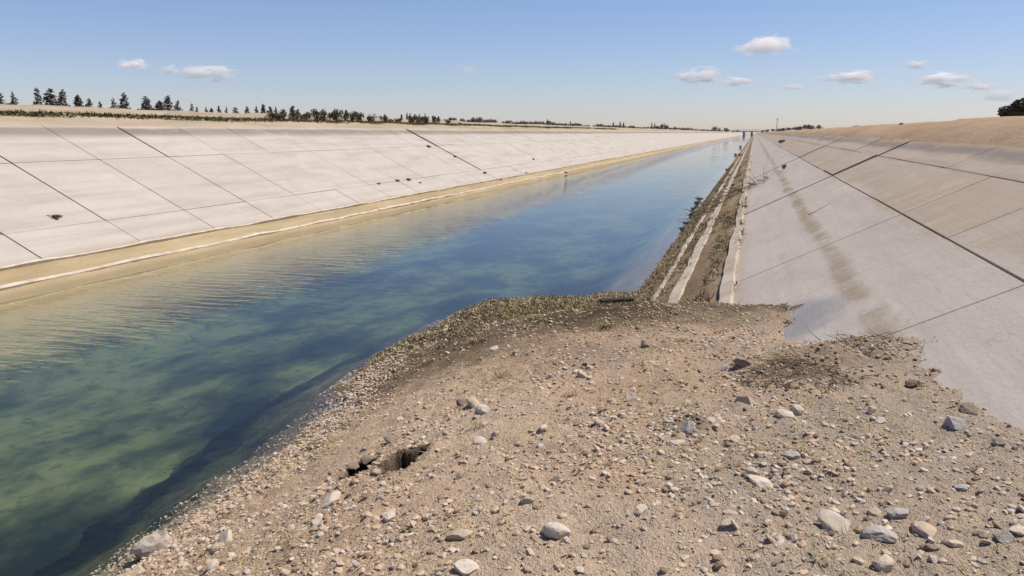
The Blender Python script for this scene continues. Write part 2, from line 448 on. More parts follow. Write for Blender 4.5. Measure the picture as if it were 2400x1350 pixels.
# ------------------------------------------------------------------ terrain either side, graded along the canal
YS = np.concatenate([np.linspace(-30, 0, 31)[:-1], np.linspace(0, 60, 201)[:-1], np.geomspace(60, 9000, 150)])
def bank_ground(name, prof, mat, label, amp, seed, jit_first=True):
    prof = np.array(prof, float)
    # resample the profile
    seg = [prof[0]]
    for a, b in zip(prof[:-1], prof[1:]):
        n = int(min(24, max(1, abs(b[0] - a[0]) / 0.22)))
        for k in range(1, n + 1): seg.append(a + (b - a) * k / n)
    seg = np.array(seg); nx = len(seg)
    X = np.tile(seg[:, 0], (len(YS), 1)); Z = np.tile(seg[:, 1], (len(YS), 1)); Y = np.tile(YS[:, None], (1, nx))
    d = np.abs(seg[:, 0] - seg[0, 0])[None, :]
    k = np.clip(d / 1.5, 0.12, 1)
    Z = Z + amp * k * fbm(X, Y, 0.35, 4, seed) + 0.05 * k * fbm(X, Y, 2.1, 3, seed + 5)
    v = np.stack([X.ravel(), Y.ravel(), Z.ravel()], 1)
    f = grid_faces(nx, len(YS))
    if seg[-1, 0] < seg[0, 0]: f = f[:, ::-1]
    o = mesh_obj(name, np_mesh(name, v, f), mat=mat)
    tag(o, label, 'ground', kind='structure')
    return o
CREST_L = (-8.2 * H, H + 0.0385 * 8.2 * H)
left_prof = [(left_x(1.06), 1.06 * H - 0.05), (left_x(1.085), 1.085 * H + 0.03), (-7.0 * H, H + 0.0262 * 7.0 * H),
             (-7.35 * H, H + 0.030 * 7.35 * H), CREST_L, (-8.8 * H, CREST_L[1] + 0.02), (-34, CREST_L[1] - 0.15), (-120, 3.9), (-400, 3.0), (-9000, 1.0)]
bank_ground('ground', left_prof, M['sandl'], 'pale sandy berm rising above the left concrete lining', 0.10, 3)
CREST_R = (5.5, H + 0.0585 * 5.5)
right_prof = [(right_x(0.90), 0.90 * H - 0.05), (right_x(0.945), 0.945 * H + 0.015), (4.55, 3.30), CREST_R, (8.0, 3.655), (14, 3.98), (60, 4.0), (400, 2.6), (9000, 1.0)]
bank_ground('ground', right_prof, M['sandr'], 'brown bare earth bank above the right concrete lining', 0.07, 21)

# ------------------------------------------------------------------ canal banks: sub-base sheets with slabs laid on them
def slope_frame(side, t, y):
    """origin on the lining plane at height t, slab axes: along canal, up the slope, normal"""
    if side == 'left':
        o = Vector((left_x(t), y, t * H)); up = Vector((-2, 0, 1)).normalized(); n = Vector((1, 0, 2)).normalized()
    else:
        o = Vector((right_x(t), y, t * H)); up = Vector((2, 0, 1)).normalized(); n = Vector((-1, 0, 2)).normalized()
    return o, up, n
def plane_strip(name, side, t0, t1, y0, y1, off, mat, thick=0.0):
    a, up, n = slope_frame(side, t0, 0); b, _, _ = slope_frame(side, t1, 0)
    a = a + n * off; b = b + n * off
    ys = np.concatenate([np.linspace(y0, min(y1, 150), 40), np.geomspace(151, y1, 30)]) if y1 > 160 else np.linspace(y0, y1, 40)
    v = []
    for y in ys: v += [(a.x, y, a.z), (b.x, y, b.z)]
    f = [(2 * i, 2 * i + 1, 2 * i + 3, 2 * i + 2) for i in range(len(ys) - 1)]
    if side == 'right': f = [q[::-1] for q in f]
    return np_mesh(name, np.array(v), np.array(f), False)
def slab_mesh(name, ly, lu, th, bev):
    bm = bmesh.new()
    bmesh.ops.create_cube(bm, size=1.0)
    bmesh.ops.scale(bm, vec=(lu, ly, th), verts=bm.verts)
    bmesh.ops.translate(bm, vec=(0, 0, -th / 2), verts=bm.verts)
    top = [e for e in bm.edges if all(v.co.z > -th * 0.1 for v in e.verts)]
    bmesh.ops.bevel(bm, geom=top, offset=bev, segments=1, affect='EDGES')
    return bm_mesh(name, bm)
Y_FAR = 1400.0
def build_lining(side, rows, joints, wide, label, lift):
    me = plane_strip('canal_bank', side, -0.55, rows[-1][1], -30, Y_FAR, -0.14, M['gap'])
    bank = mesh_obj('canal_bank', me, mat=M['gap'])
    tag(bank, label, 'canal bank', kind='structure')
    mat = M[side]
    for (t0, t1, gapv) in rows:
        t0_key = t0
        t1 = t1 - gapv / (H * math.sqrt(5)); gapv = 0.008
        lu = (t1 - t0) * H * math.sqrt(5)
        ref = joints[1] - joints[0]
        gy = 0.030 if side == 'left' else 0.020
        me = slab_mesh('concrete_slab', ref * H - gy, lu - gapv, 0.12, 0.005)
        me.materials.append(mat)
        for j0, j1 in zip(joints[:-1], joints[1:]):
            o, up, n = slope_frame(side, (t0 + t1) / 2, (j0 + j1) / 2 * H)
            gl = wide.get(round(j0, 2), {}).get(t0, 0.0); gr = wide.get(round(j1, 2), {}).get(t0, 0.0)
            s = mesh_obj('concrete_slab', me, bank)
            ax = Matrix((up, Vector((0, 1, 0)), n)).transposed() if side == 'right' else Matrix((-up, Vector((0, 1, 0)), n)).transposed()
            jit = Euler((random.gauss(0, 0.0010), random.gauss(0, 0.0008), random.gauss(0, 0.0008))).to_matrix()
            ln = (j1 - j0) * H - gy
            sc = (ln - (gl + gr) / 2) / (ref * H - gy)
            up_by = lift.get(round(j0, 2), {}).get(t0_key, 0.0)       # heaved slab, its edge standing proud
            s.matrix_world = Matrix.LocRotScale(o + n * (random.gauss(0, 0.0025) + up_by) + Vector((0, (gl - gr) / 4, 0)), (ax @ jit).to_quaternion(), (1, sc, 1))
    # the far run, too small to tell slab from slab
    y0 = joints[-1] * H + 0.01
    me = plane_strip('far_lining', side, rows[0][0], rows[-1][1], y0, Y_FAR, 0.0, mat)
    fo = mesh_obj('far_lining', me, bank, mat=mat)
    fo['kind'] = 'stuff'
    return bank
LJ = [4.4 + 0.951 * k for k in range(-6, 32)]
wl = {}
def addw(d, y, joints, spec):
    j = min(joints, key=lambda q: abs(q - y)); d[round(j, 2)] = spec
ROW_L = [(-0.30, 0.304, 0.010), (0.304, 0.754, 0.012), (0.754, 1.085, 0.02)]
addw(wl, 14.86, LJ, {0.304: 0.14, 0.754: 0.22})
addw(wl, 7.25, LJ, {0.754: 0.07, 0.304: 0.035})
addw(wl, 4.4, LJ, {0.304: 0.025, 0.754: 0.03})
addw(wl, 5.35, LJ, {0.304: 0.015, 0.754: 0.02})
addw(wl, 3.45, LJ, {0.304: 0.025, -0.30: 0.02})
ll, lr = {}, {}
addw(ll, 14.86, LJ, {0.304: 0.015, 0.754: 0.03})
build_lining('left', ROW_L, LJ, wl, 'sunlit pale concrete slab lining of the left canal bank', ll)
RJ = [2.19 + 0.882 * k for k in range(-6, 6)] + [7.36 + 0.882 * k for k in range(0, 31)]
ROW_R = [(-0.25, 0.287, 0.02), (0.287, 0.645, 0.012), (0.645, 0.815, 0.008), (0.815, 0.95, 0.02)]
wr = {}
addw(wr, 7.36, RJ, {0.287: 0.05, 0.645: 0.13, 0.815: 0.16})
addw(wr, 12.65, RJ, {0.287: 0.07, 0.645: 0.12, 0.815: 0.14})
addw(wr, 3.07, RJ, {0.287: 0.012})
addw(wr, 2.19, RJ, {0.287: 0.012})
addw(lr, 7.36, RJ, {0.287: 0.012, 0.645: 0.04, 0.815: 0.012})
addw(lr, 12.65, RJ, {0.287: 0.012, 0.645: 0.03, 0.815: 0.012})
build_lining('right', ROW_R, RJ, wr, 'shaded grey concrete slab lining of the right canal bank', lr)

# ------------------------------------------------------------------ bed, water
nx, ny = 60, 220
ys = np.concatenate([np.linspace(-25, 60, 160), np.geomspace(61, Y_FAR, 60)])
xs = np.linspace(WL - 0.4, WR + 0.4, nx)
X, Y = np.meshgrid(xs, ys)
e = np.minimum(X - WL, WR - X)
Z = -np.clip(0.5 * (e), -0.3, 1.15) - 0.05 + 0.10 * fbm(X, Y, 0.5, 4, 41)
o = mesh_obj('canal_bed', np_mesh('canal_bed', np.stack([X.ravel(), Y.ravel(), Z.ravel()], 1), grid_faces(nx, ny)), mat=M['bed'])
tag(o, 'weedy dark green bed seen through the canal water', 'canal bed', kind='structure')
bm = bmesh.new()
x0, x1, y0, y1, zb = WL - 0.35, WR + 0.75, -24.0, Y_FAR - 5, -2.6
vs = [bm.verts.new(c) for c in ((x0, y0, 0), (x1, y0, 0), (x1, y1, 0), (x0, y1, 0), (x0, y0, zb), (x1, y0, zb), (x1, y1, zb), (x0, y1, zb))]
for q in ((0, 1, 2, 3), (7, 6, 5, 4), (0, 4, 5, 1), (1, 5, 6, 2), (2, 6, 7, 3), (3, 7, 4, 0)): bm.faces.new([vs[i] for i in q])
o = mesh_obj('water', bm_mesh('water', bm), mat=M['water'])
tag(o, 'blue green canal water with wind ripples between the concrete banks', 'water', kind='structure')

# ------------------------------------------------------------------ silt ledge on the left, silt and old concrete strips on the right
def silt_strip(name, side, t0, t1, label, mat, lift, seed, y0=-24.0):
    ysx = np.concatenate([np.linspace(y0, 0, 30)[:-1], np.arange(0, 45, 0.12), np.geomspace(45, Y_FAR - 2, 120)])
    ts = np.linspace(t0, t1, 26)
    T, Yg = np.meshgrid(ts, ysx)
    u = (T - t0) / (t1 - t0)
    edge = 0.028 * fbm(Yg * 0 + 3.0, Yg, 0.5, 4, seed) * (u > 0.5)
    T = T + edge * u
    hgt = lift * np.clip((1 - u) * 9, -1, 1) * (0.65 + 0.6 * fbm(T * H * 2, Yg, 0.8, 5, seed + 2)) - 0.03 * (u > 0.985)
    hgt += 0.025 * fbm(T * H * 2, Yg, 6.0, 3, seed + 4) * np.clip((1 - u) * 6, 0, 1)
    if side == 'left':
        X = WL - 2 * T * H + hgt * 0.447; Z = T * H + hgt * 0.894
    else:
        X = WR + 2 * T * H - hgt * 0.447; Z = T * H + hgt * 0.894
    f = grid_faces(len(ts), len(ysx))
    if side == 'left': f = f[:, ::-1]
    o = mesh_obj(name, np_mesh(name, np.stack([X.ravel(), Yg.ravel(), Z.ravel()], 1), f), mat=mat)
    tag(o, label, 'silt', kind='structure')
silt_strip('silt_ledge', 'left', -0.48, 0.135, 'tan band of dried silt along the left waterline', M['silt'], 0.07, 51)
silt_strip('silt_ledge', 'right', -0.48, 0.305, 'brown weedy silt strip along the right waterline', M['siltr'], 0.055, 61)
def strip_bar(name, side, t, w, th, y0, y1, label, seed):
    ysx = np.concatenate([np.arange(y0, min(60, y1), 0.35), np.geomspace(60, y1, 60)]) if y1 > 60 else np.arange(y0, y1, 0.35)
    o0, up, n = slope_frame(side, t, 0)
    v = []
    for y in ysx:
        k = float(fbm(np.array([0.0]), np.array([y]), 0.35, 3, seed)[0]); k2 = float(fbm(np.array([5.0]), np.array([y]), 0.8, 4, seed + 3)[0])
        c = o0 + up * 0.02 * k; ww = w * (1 + 0.22 * k2); tt = th + 0.05 * k2
        for (du, dn) in ((-ww / 2, -0.08), (-ww / 2 * 0.9, tt), (ww / 2 * 0.9, tt), (ww / 2, -0.08)):
            q = c + up * du + n * dn; v.append((q.x, y, q.z))
    f = []
    for i in range(len(ysx) - 1):
        for a in range(3): f.append((4 * i + a, 4 * i + a + 1, 4 * i + a + 5, 4 * i + a + 4))
    f = np.array(f)
    if side == 'right': f = f[:, ::-1]
    o = mesh_obj(name, np_mesh(name, np.array(v), f, False), mat=M['curb'])
    tag(o, label, 'curb', kind='structure')
strip_bar('concrete_curb', 'left', 0.035, 0.11, 0.085, -24, 900, 'thin pale concrete lip in the silt at the left waterline', 71)
strip_bar('concrete_curb', 'left', 0.122, 0.07, 0.075, -24, 900, 'pale concrete edge above the tan silt band on the left', 73)
strip_bar('concrete_curb', 'right', 0.080, 0.10, 0.075, 9, 900, 'narrow pale strip nearest the water on the right bank', 75)
strip_bar('concrete_curb', 'right', 0.150, 0.22, 0.08, 9, 900, 'broad pale strip in the middle of the right silt', 77)
strip_bar('concrete_curb', 'right', 0.280, 0.20, 0.07, 8, 900, 'pale strip dividing silt from grey slabs on the right', 79)

# ------------------------------------------------------------------ the earth fill in the foreground
ctrl = [(-2.04, 16.1, 0.02), (-1.24, 13.3, .39), (-.25, 11.0, .89), (.44, 9.35, 1.22), (.61, 7.85, 1.26), (1.05, 7.0, 1.52), (1.25, 6.1, 1.60), (1.39, 5.2, 1.665),
        (1.49, 4.7, 1.715), (1.7, 3, 1.75), (1.7, 1, 1.74), (1.7, -3, 1.7),
        (-4.3, 4.4, 0), (-4.35, 5.3, 0), (-4.4, 6.6, 0), (-4.67, 8.1, 0), (-5.0, 9.85, 0), (-4.9, 12.5, 0), (-4.73, 13.85, 0), (-3.6, 15.0, 0),
        (-4.35, 2, 0), (-4.4, 0, 0), (-4.4, -3, 0),
        (-7, -3, -1.3), (-7, 2, -1.3), (-7, 6, -1.3), (-7.6, 10, -1.3), (-7.6, 13, -1.3), (-6.6, 16, -1.3), (-4.6, 18, -1.2), (-1.5, 19.5, -0.9), (1, 19, -.2), (2, 15, .5),
        (0, 0, 1.58), (0, 3, 1.60), (-1.5, 0, 1.42), (-1.5, 4, 1.38), (-2.8, 4, .86), (-2.9, 1, .9), (0, 6, 1.52), (-2.3, 8, 1.0), (-2.6, 11, .70), (-3.6, 13, .34),
        (-3.6, 8, .48), (-3.5, 5.5, .46), (-1, 10, 1.05), (3, 6, 1.68), (3, 0, 1.75), (3, 11, 1.2), (-3.8, 3, .32), (-4.05, 6, .19), (-4.55, 10.5, .24), (-4.4, 13, .25)]
CP = np.array(ctrl, float)
def _U(r2): return np.where(r2 > 1e-12, 0.5 * r2 * np.log(np.maximum(r2, 1e-12)), 0.0)
_n = len(CP)
_D = (CP[:, None, 0] - CP[None, :, 0]) ** 2 + (CP[:, None, 1] - CP[None, :, 1]) ** 2
_A = np.zeros((_n + 3, _n + 3)); _A[:_n, :_n] = _U(_D) + 0.02 * np.eye(_n)
_A[:_n, _n] = 1; _A[:_n, _n + 1:] = CP[:, :2]; _A[_n:, :_n] = _A[:_n, _n:].T
_W = np.linalg.solve(_A, np.concatenate([CP[:, 2], np.zeros(3)]))
PITS = []                                     # x, y, half length, half width, depth, angle
def base_height(x, y):
    x = np.asarray(x, float); y = np.asarray(y, float)
    z = _W[_n] + _W[_n + 1] * x + _W[_n + 2] * y
    for i in range(_n):
        z = z + _W[i] * _U((x - CP[i, 0]) ** 2 + (y - CP[i, 1]) ** 2)
    return z
MOUNDS = []
def fill_height(x, y):
    x = np.asarray(x, float); y = np.asarray(y, float)
    z = base_height(x, y)
    z = z + 0.014 * fbm(x, y, 26.0, 2, 127) + 0.022 * np.maximum(fbm(x, y, 8.5, 3, 129), 0.05) + 0.055 * fbm(x, y, 1.1, 3, 101) + 0.030 * fbm(x, y, 4.5, 3, 111) + 0.016 * fbm(x, y, 14.0, 2, 121)
    ridge = np.clip((z - 0.0) / 0.3, 0, 1) * np.clip((0.75 - z) / 0.35, 0, 1)
    z = z + 0.06 * ridge * fbm(x, y, 6.0, 3, 131)
    z = z + 0.10 * np.clip((0.25 - z) / 0.3, 0, 1) * fbm(x, y, 2.2, 4, 137)
    # dust and crumbs feather out over the lining
    dl = (x - WR) / 2 - z
    feather = (x - WR) / 2 + 0.045 * fbm(x, y, 3.5, 5, 161, 0.62) + -0.004 - 0.42 * dl
    z = np.where((dl > -0.05) & (y < 15), np.maximum(z, feather), z)
    for (mx, my, rx, ry, hh, ang) in MOUNDS:
        c, s = math.cos(ang), math.sin(ang)
        u = ((x - mx) * c + (y - my) * s) / rx; v = (-(x - mx) * s + (y - my) * c) / ry
        g = np.exp(-(u * u + v * v) * 1.2)
        z = z + hh * g * (1 + 0.5 * fbm(x, y, 5.0, 3, 141))
    for (mx, my, rx, ry, hh, ang) in PITS:
        c, s = math.cos(ang), math.sin(ang)
        u = ((x - mx) * c + (y - my) * s) / rx; v = (-(x - mx) * s + (y - my) * c) / ry
        rr = np.sqrt(u * u + v * v) + 0.30 * fbm(x, y, 9.0, 4, 151, 0.6)
        z = z - hh * np.clip((1.0 - rr) * 4.5, 0, 1)
    return z
def hit_fill(px, py, smooth=False):
    d = ray(px, py)
    s = np.linspace(1.2, 24, 1500)
    hx, hy, hz = d[0] * s / FOC * 1, d[1] * s / FOC, H + d[2] * s / FOC
    z = base_height(hx, hy) if smooth else fill_height(hx, hy)
    k = np.argmax(hz < z)
    return Vector((hx[k], hy[k], float(fill_height(hx[k:k + 1], hy[k:k + 1])[0])))
for (px, py, wpx, dpx, dep, ang) in ((942, 1084, 118, 215, 0.50, 0.05), (846, 1100, 74, 170, 0.24, 0.25)):
    q = hit_fill(px, py, True)
    PITS.append((q.x, q.y, px_size(q, wpx) / 2, px_size(q, dpx) / 2, dep, ang))
for (px, py, wx, wy, hh, ang) in ((1930, 845, .60, .40, .13, 0.3), (2040, 818, .32, .26, .08, 0), (1860, 890, .32, .24, .08, 0), (1430, 740, 1.7, .5, .12, 0.2), (1130, 745, .5, .4, .10, 0),
                              (1615, 1000, .22, .16, .05, 0), (800, 1160, .28, .14, .06, .5), (1010, 1065, .15, .13, .04, 0)):
    q = hit_fill(px, py, True); MOUNDS.append((q.x, q.y, wx, wy, hh, ang))

gx = np.concatenate([np.arange(-9.0, -5.2, 0.12), np.arange(-5.2, 2.6, 0.030)])
gy = np.concatenate([np.arange(-4.0, 2.0, 0.08), np.arange(2.0, 9.0, 0.026), np.arange(9.0, 20.0, 0.05)])
for pt_ in PITS:
    gx = np.concatenate([gx, np.arange(pt_[0] - 0.28, pt_[0] + 0.28, 0.0095)]); gy = np.concatenate([gy, np.arange(pt_[1] - 0.40, pt_[1] + 0.40, 0.0105)])
gx = np.unique(gx); gx = gx[np.concatenate([[True], np.diff(gx) > 0.004])]
gy = np.unique(gy); gy = gy[np.concatenate([[True], np.diff(gy) > 0.004])]
GX, GY = np.meshgrid(gx, gy)
GZ = fill_height(GX, GY)
me = np_mesh('ground', np.stack([GX.ravel(), GY.ravel(), GZ.ravel()], 1), grid_faces(len(gx), len(gy)))
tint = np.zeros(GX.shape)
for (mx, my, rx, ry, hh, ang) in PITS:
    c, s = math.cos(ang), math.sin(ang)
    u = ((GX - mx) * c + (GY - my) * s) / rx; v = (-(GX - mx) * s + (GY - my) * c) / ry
    tint = np.maximum(tint, np.clip((1.25 - np.sqrt(u * u + v * v) - 0.3 * fbm(GX, GY, 9.0, 2, 151)) * 3.0, 0, 1.0))  # the hole's shade painted into the soil colour, over dark damp earth
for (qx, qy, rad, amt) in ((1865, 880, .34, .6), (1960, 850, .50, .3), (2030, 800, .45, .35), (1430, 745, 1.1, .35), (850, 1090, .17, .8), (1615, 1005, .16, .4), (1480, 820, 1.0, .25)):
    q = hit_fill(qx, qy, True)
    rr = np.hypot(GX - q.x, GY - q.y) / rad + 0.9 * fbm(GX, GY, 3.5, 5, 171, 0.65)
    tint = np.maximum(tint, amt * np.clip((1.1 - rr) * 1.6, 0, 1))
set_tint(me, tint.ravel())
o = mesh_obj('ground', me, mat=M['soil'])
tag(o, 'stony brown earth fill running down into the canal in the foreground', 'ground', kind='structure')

# ------------------------------------------------------------------ stones
def ico(sub):
    bm = bmesh.new(); bmesh.ops.create_icosphere(bm, subdivisions=sub, radius=1.0)
    v = np.array([x.co[:] for x in bm.verts]); f = np.array([[y.index for y in x.verts] for x in bm.faces]); bm.free()
    return v, f
ICO1, ICF1 = ico(1); ICO2, ICF2 = ico(2); ICO3, ICF3 = ico(3)
def rock_verts(base, seed, cuts=9, flat=0.65, elong=1.35):
    r = np.random.default_rng(seed)
    v = base.copy()
    for _ in range(cuts):
        n = r.normal(size=3); n /= np.linalg.norm(n); d = r.uniform(0.52, 0.88)
        k = v @ n; over = np.maximum(k - d, 0)
        v = v - over[:, None] * n[None, :]
    v = v * np.array([elong * r.uniform(0.85, 1.1), 1.0, flat * r.uniform(0.8, 1.15)])
    v += r.normal(size=v.shape) * 0.02
    return v
def rock_mesh(name, seed, mat, base=ICO3, faces=ICF3, cuts=11, flat=0.65, elong=1.3):
    v = rock_verts(base, seed, cuts, flat, elong)
    me = np_mesh(name, v, faces, False)
    set_tint(me, np.zeros(len(v)))
    me.materials.append(mat)
    return me

# pebbles nobody could count: one mesh
def pebble_field(n_target):
    px, py, sz = [], [], []
    n = n_target * 6
    x = RNG.uniform(-5.3, 2.2, n); y = RNG.uniform(2.3, 16.0, n)
    z = base_height(x, y)
    over = (x - WR) / 2 - z
    ok = (z > -0.55) & (over < 0.03 + 0.16 * RNG.random(n) ** 3)
    # inside the lens' field with a margin
    keep = (np.abs(np.arctan2(x, y) + YAW) < R(40))
    clus = vnoise(x * 1.3, y * 1.3, 201) * 0.6 + vnoise(x * 4.0, y * 4.0, 203) * 0.4
    lip = np.exp(-((z - 0.18) / 0.22) ** 2)
    prob = np.clip((clus - 0.28) * 1.7, 0.05, 1) * 0.6 + lip * 0.9
    near = np.clip(6.0 / np.maximum(y, 3.0), 0.3, 1.5)
    for (mx, my, rx, ry, hh, ang) in PITS:
        ok &= np.hypot((x - mx) / rx, (y - my) / ry) > 1.05
    sel = ok & keep & (RNG.random(n) < prob * near * 0.85)
    idx = np.nonzero(sel)[0][:n_target]
    return x[idx], y[idx], lip[idx]
px_, py_, lip_ = pebble_field(72000)
npb = len(px_)
pz_ = fill_height(px_, py_)
size = 0.0031 * np.exp(RNG.gamma(1.2, 0.50, npb)); size = np.clip(size * (1 + 0.45 * lip_) * (1 + 0.035 * py_), 0.003, 0.021)
extra = [RNG.random(npb)]
for (qx, qy, sp, nn) in ((1410, 985, .20, 130), (1620, 1000, .14, 90), (1790, 1125, .15, 90), (1700, 800, .35, 120), (1960, 950, .30, 130), (780, 1200, .22, 120), (1540, 1030, .12, 40), (2150, 1130, .35, 120), (1290, 860, .3, 60), (1865, 872, .22, -150), (1950, 835, .30, -170), (2040, 805, .25, -130), (1150, 750, .35, -120), (1350, 745, .7, -260), (1560, 745, .5, -200), (2170, 880, .25, -90), (1450, 800, .8, -200), (840, 1120, .10, -40)):
    dk = nn < 0; nn = abs(nn)
    q = hit_fill(qx, qy, True)
    ax_ = RNG.normal(q.x, sp, nn); ay_ = RNG.normal(q.y, sp * 1.3, nn)
    px_ = np.concatenate([px_, ax_]); py_ = np.concatenate([py_, ay_])
    size = np.concatenate([size, RNG.uniform(0.006, 0.017, nn) * (1 + 0.04 * q.y)]); extra += [RNG.uniform(0.0, 0.20, nn) if dk else RNG.uniform(0.78, 0.99, nn)]
extra = np.concatenate(extra); npb = len(px_); pz_ = fill_height(px_, py_)
shapes = [rock_verts(ICO1, 300 + k, 4, 0.7, 1.25) for k in range(12)]
V = np.zeros((npb, len(ICO1), 3)); tv = np.zeros((npb, len(ICO1)))
for k in range(12):
    ids = np.arange(k, npb, 12)
    a = RNG.uniform(0, 2 * math.pi, len(ids)); tl = RNG.normal(0, 0.3, len(ids))
    c, s = np.cos(a), np.sin(a)
    b = shapes[k][None, :, :] * size[ids][:, None, None]
    xx = b[:, :, 0] * c[:, None] - b[:, :, 1] * s[:, None]; yy = b[:, :, 0] * s[:, None] + b[:, :, 1] * c[:, None]
    zz = b[:, :, 2] + xx * tl[:, None]
    V[ids] = np.stack([xx + px_[ids][:, None], yy + py_[ids][:, None], zz + (pz_[ids] + size[ids] * 0.05)[:, None]], 2)
    tv[ids] = extra[ids][:, None]
F = (ICF1[None, :, :] + (np.arange(npb) * len(ICO1))[:, None, None]).reshape(-1, 3)
me = np_mesh('pebbles', V.reshape(-1, 3), F, False); set_tint(me, tv.ravel())
o = mesh_obj('pebbles', me, mat=M['pebble'])
tag(o, 'small loose pebbles and crumbs strewn over the earth fill', 'pebbles', kind='stuff')

KINDS = {'pale': M['pale'], 'grey': M['grey'], 'dark': M['dark'], 'tan': M['tan']}
PROTO = {(k, i): rock_mesh('stone', 900 + 13 * i + hash(k) % 1 + {'pale': 0, 'grey': 100, 'dark': 200, 'tan': 300}[k], KINDS[k], flat=(0.62, 0.5, 0.75, 0.68)[i]) for k in KINDS for i in range(4)}
SMALL = {(k, i): rock_mesh('stone', 1900 + 7 * i + {'pale': 0, 'grey': 100, 'dark': 200, 'tan': 300}[k], KINDS[k], ICO2, ICF2, 8, (0.6, 0.5, 0.72, 0.66)[i]) for k in KINDS for i in range(4)}
def put_stone(me, p, half, label, group=None, sink=0.25, sx=1.0, rz=None, tilt=0.25):
    o = mesh_obj('stone', me)
    o.location = (p.x, p.y, p.z + half * (0.6 - sink) * 0.6)
    o.rotation_euler = (random.gauss(0, tilt), random.gauss(0, tilt), random.uniform(0, 6.28) if rz is None else rz)
    o.scale = (half * sx, half, half)
    tag(o, label, 'stone', group)
    return o
REFS = []; LOOSE = []
NAMED = [
    (368, 1280, 88, 'pale', 'large pale rock at the water edge, lowest on the left'),
    (772, 1172, 52, 'pale', 'white upright stone below the two dark burrow holes'),
    (1305, 1246, 64, 'pale', 'broad pale stone at the bottom middle of the fill'),
    (1236, 1170, 36, 'grey', 'small greyish stone left of the bottom middle stones'),
    (1498, 1196, 42, 'pale', 'wedge shaped cream stone right of the bottom middle stone'),
    (2060, 1256, 58, 'grey', 'grey rounded stone topmost of the pair near the bottom right'),
    (2068, 1326, 58, 'pale', 'whitish rounded stone lowest of the pair at the bottom right'),
    (2102, 1198, 50, 'grey', 'flat grey stone above the pair of rounded stones'),
    (2242, 996, 66, 'grey', 'big blue grey broken stone near the right edge of the fill'),
    (2342, 1034, 34, 'dark', 'dark brown squarish stone close to the right picture edge'),
    (2270, 962, 40, 'dark', 'dark flat clod beneath the right lining edge'),
    (1612, 1006, 46, 'grey', 'dark grey lump in the rubble in mid fill'),
    (1668, 985, 26, 'pale', 'small white stone touching the dark grey rubble lump'),
    (1782, 1128, 52, 'pale', 'flat white broken stone in the middle right gravel'),
    (1764, 1108, 40, 'pale', 'thin white flake leaning on the flat white broken stone'),
    (1742, 848, 48, 'dark', 'dark clod left of the brushwood heap'),
    (1700, 862, 28, 'grey', 'small grey stone beside the dark clod'),
    (1040, 774, 32, 'pale', 'white stone at the far left corner of the fill by the water'),
    (1112, 944, 40, 'tan', 'brown domed stone alone in the loam'),
    (1120, 970, 32, 'pale', 'pale stone just below the brown domed stone'),
    (1486, 936, 36, 'pale', 'bright chip of stone above the white rubble patch'),
    (1716, 1028, 30, 'pale', 'cream stone right of the dark grey lump'),
    (1550, 1028, 26, 'grey', 'small lilac grey stone left of the dark grey lump'),
    (1852, 1064, 42, 'grey', 'grey broken stone in the gravel right of centre'),
    (1952, 1196, 34, 'pale', 'small oval pale stone left of the flat grey stone'),
    (1975, 1222, 30, 'grey', 'little grey stone under the small oval pale stone'),
    (2048, 1203, 34, 'tan', 'long thin tan stone next to the flat grey stone'),
    (2252, 1142, 36, 'grey', 'grey stone in the gravel at the right'),
    (2354, 1262, 40, 'grey', 'grey stone at the lower right margin'),
    (2386, 1245, 36, 'pale', 'pale stone cut by the right picture edge'),
    (1092, 1332, 60, 'pale', 'pale slab like stone on the bottom picture edge'),
    (745, 1218, 36, 'pale', 'pinkish stone left under the white upright stone'),
    (910, 1208, 36, 'pale', 'chalky stone right of the white upright stone'),
    (858, 1162, 24, 'dark', 'small dark lump beside the white upright stone'),
    (1272, 1004, 28, 'pale', 'small white chip in the loam right of the burrow'),
    (1305, 1124, 26, 'dark', 'small dark pebble in the centre of the loam'),
    (1835, 1210, 28, 'dark', 'isolated dark stone in the gravel lower right'),
    (820, 928, 30, 'grey', 'grey stone on the steep pebbly water edge'),
    (500, 1330, 40, 'pale', 'pale rock just right of the big rock at the water edge'),
    (325, 1338, 36, 'tan', 'tan rock at the bottom left tip of the fill'),
    (2140, 900, 34, 'dark', 'dark stone below the lining in the brushwood'),
    (2060, 985, 30, 'grey', 'pale grey stone in the rubble right of centre'),
    (1160, 1020, 26, 'tan', 'tan stone in the smooth loam'),
    (1405, 990, 34, 'grey', 'grey stone in the white rubble patch'),
    (1440, 978, 28, 'pale', 'white stone in the white rubble patch'),
    (858, 1078, 46, 'dark', 'dark damp clod between the two burrow holes'),
    (826, 1102, 34, 'dark', 'dark damp clod left of the burrow holes'),
    (880, 1108, 28, 'tan', 'brown clod just under the burrow holes'),
]
for i, (px, py, w, k, lab) in enumerate(NAMED):
    p = hit_fill(px, py + w * 0.15)
    st = put_stone(PROTO[(k, i % 4)], p, px_size(p, w) / 2 / 1.12, lab, sink=0.30)
    if i == 0: st.scale.z *= 1.7; st.location.z += 0.02
    REFS.append((px, py, lab))
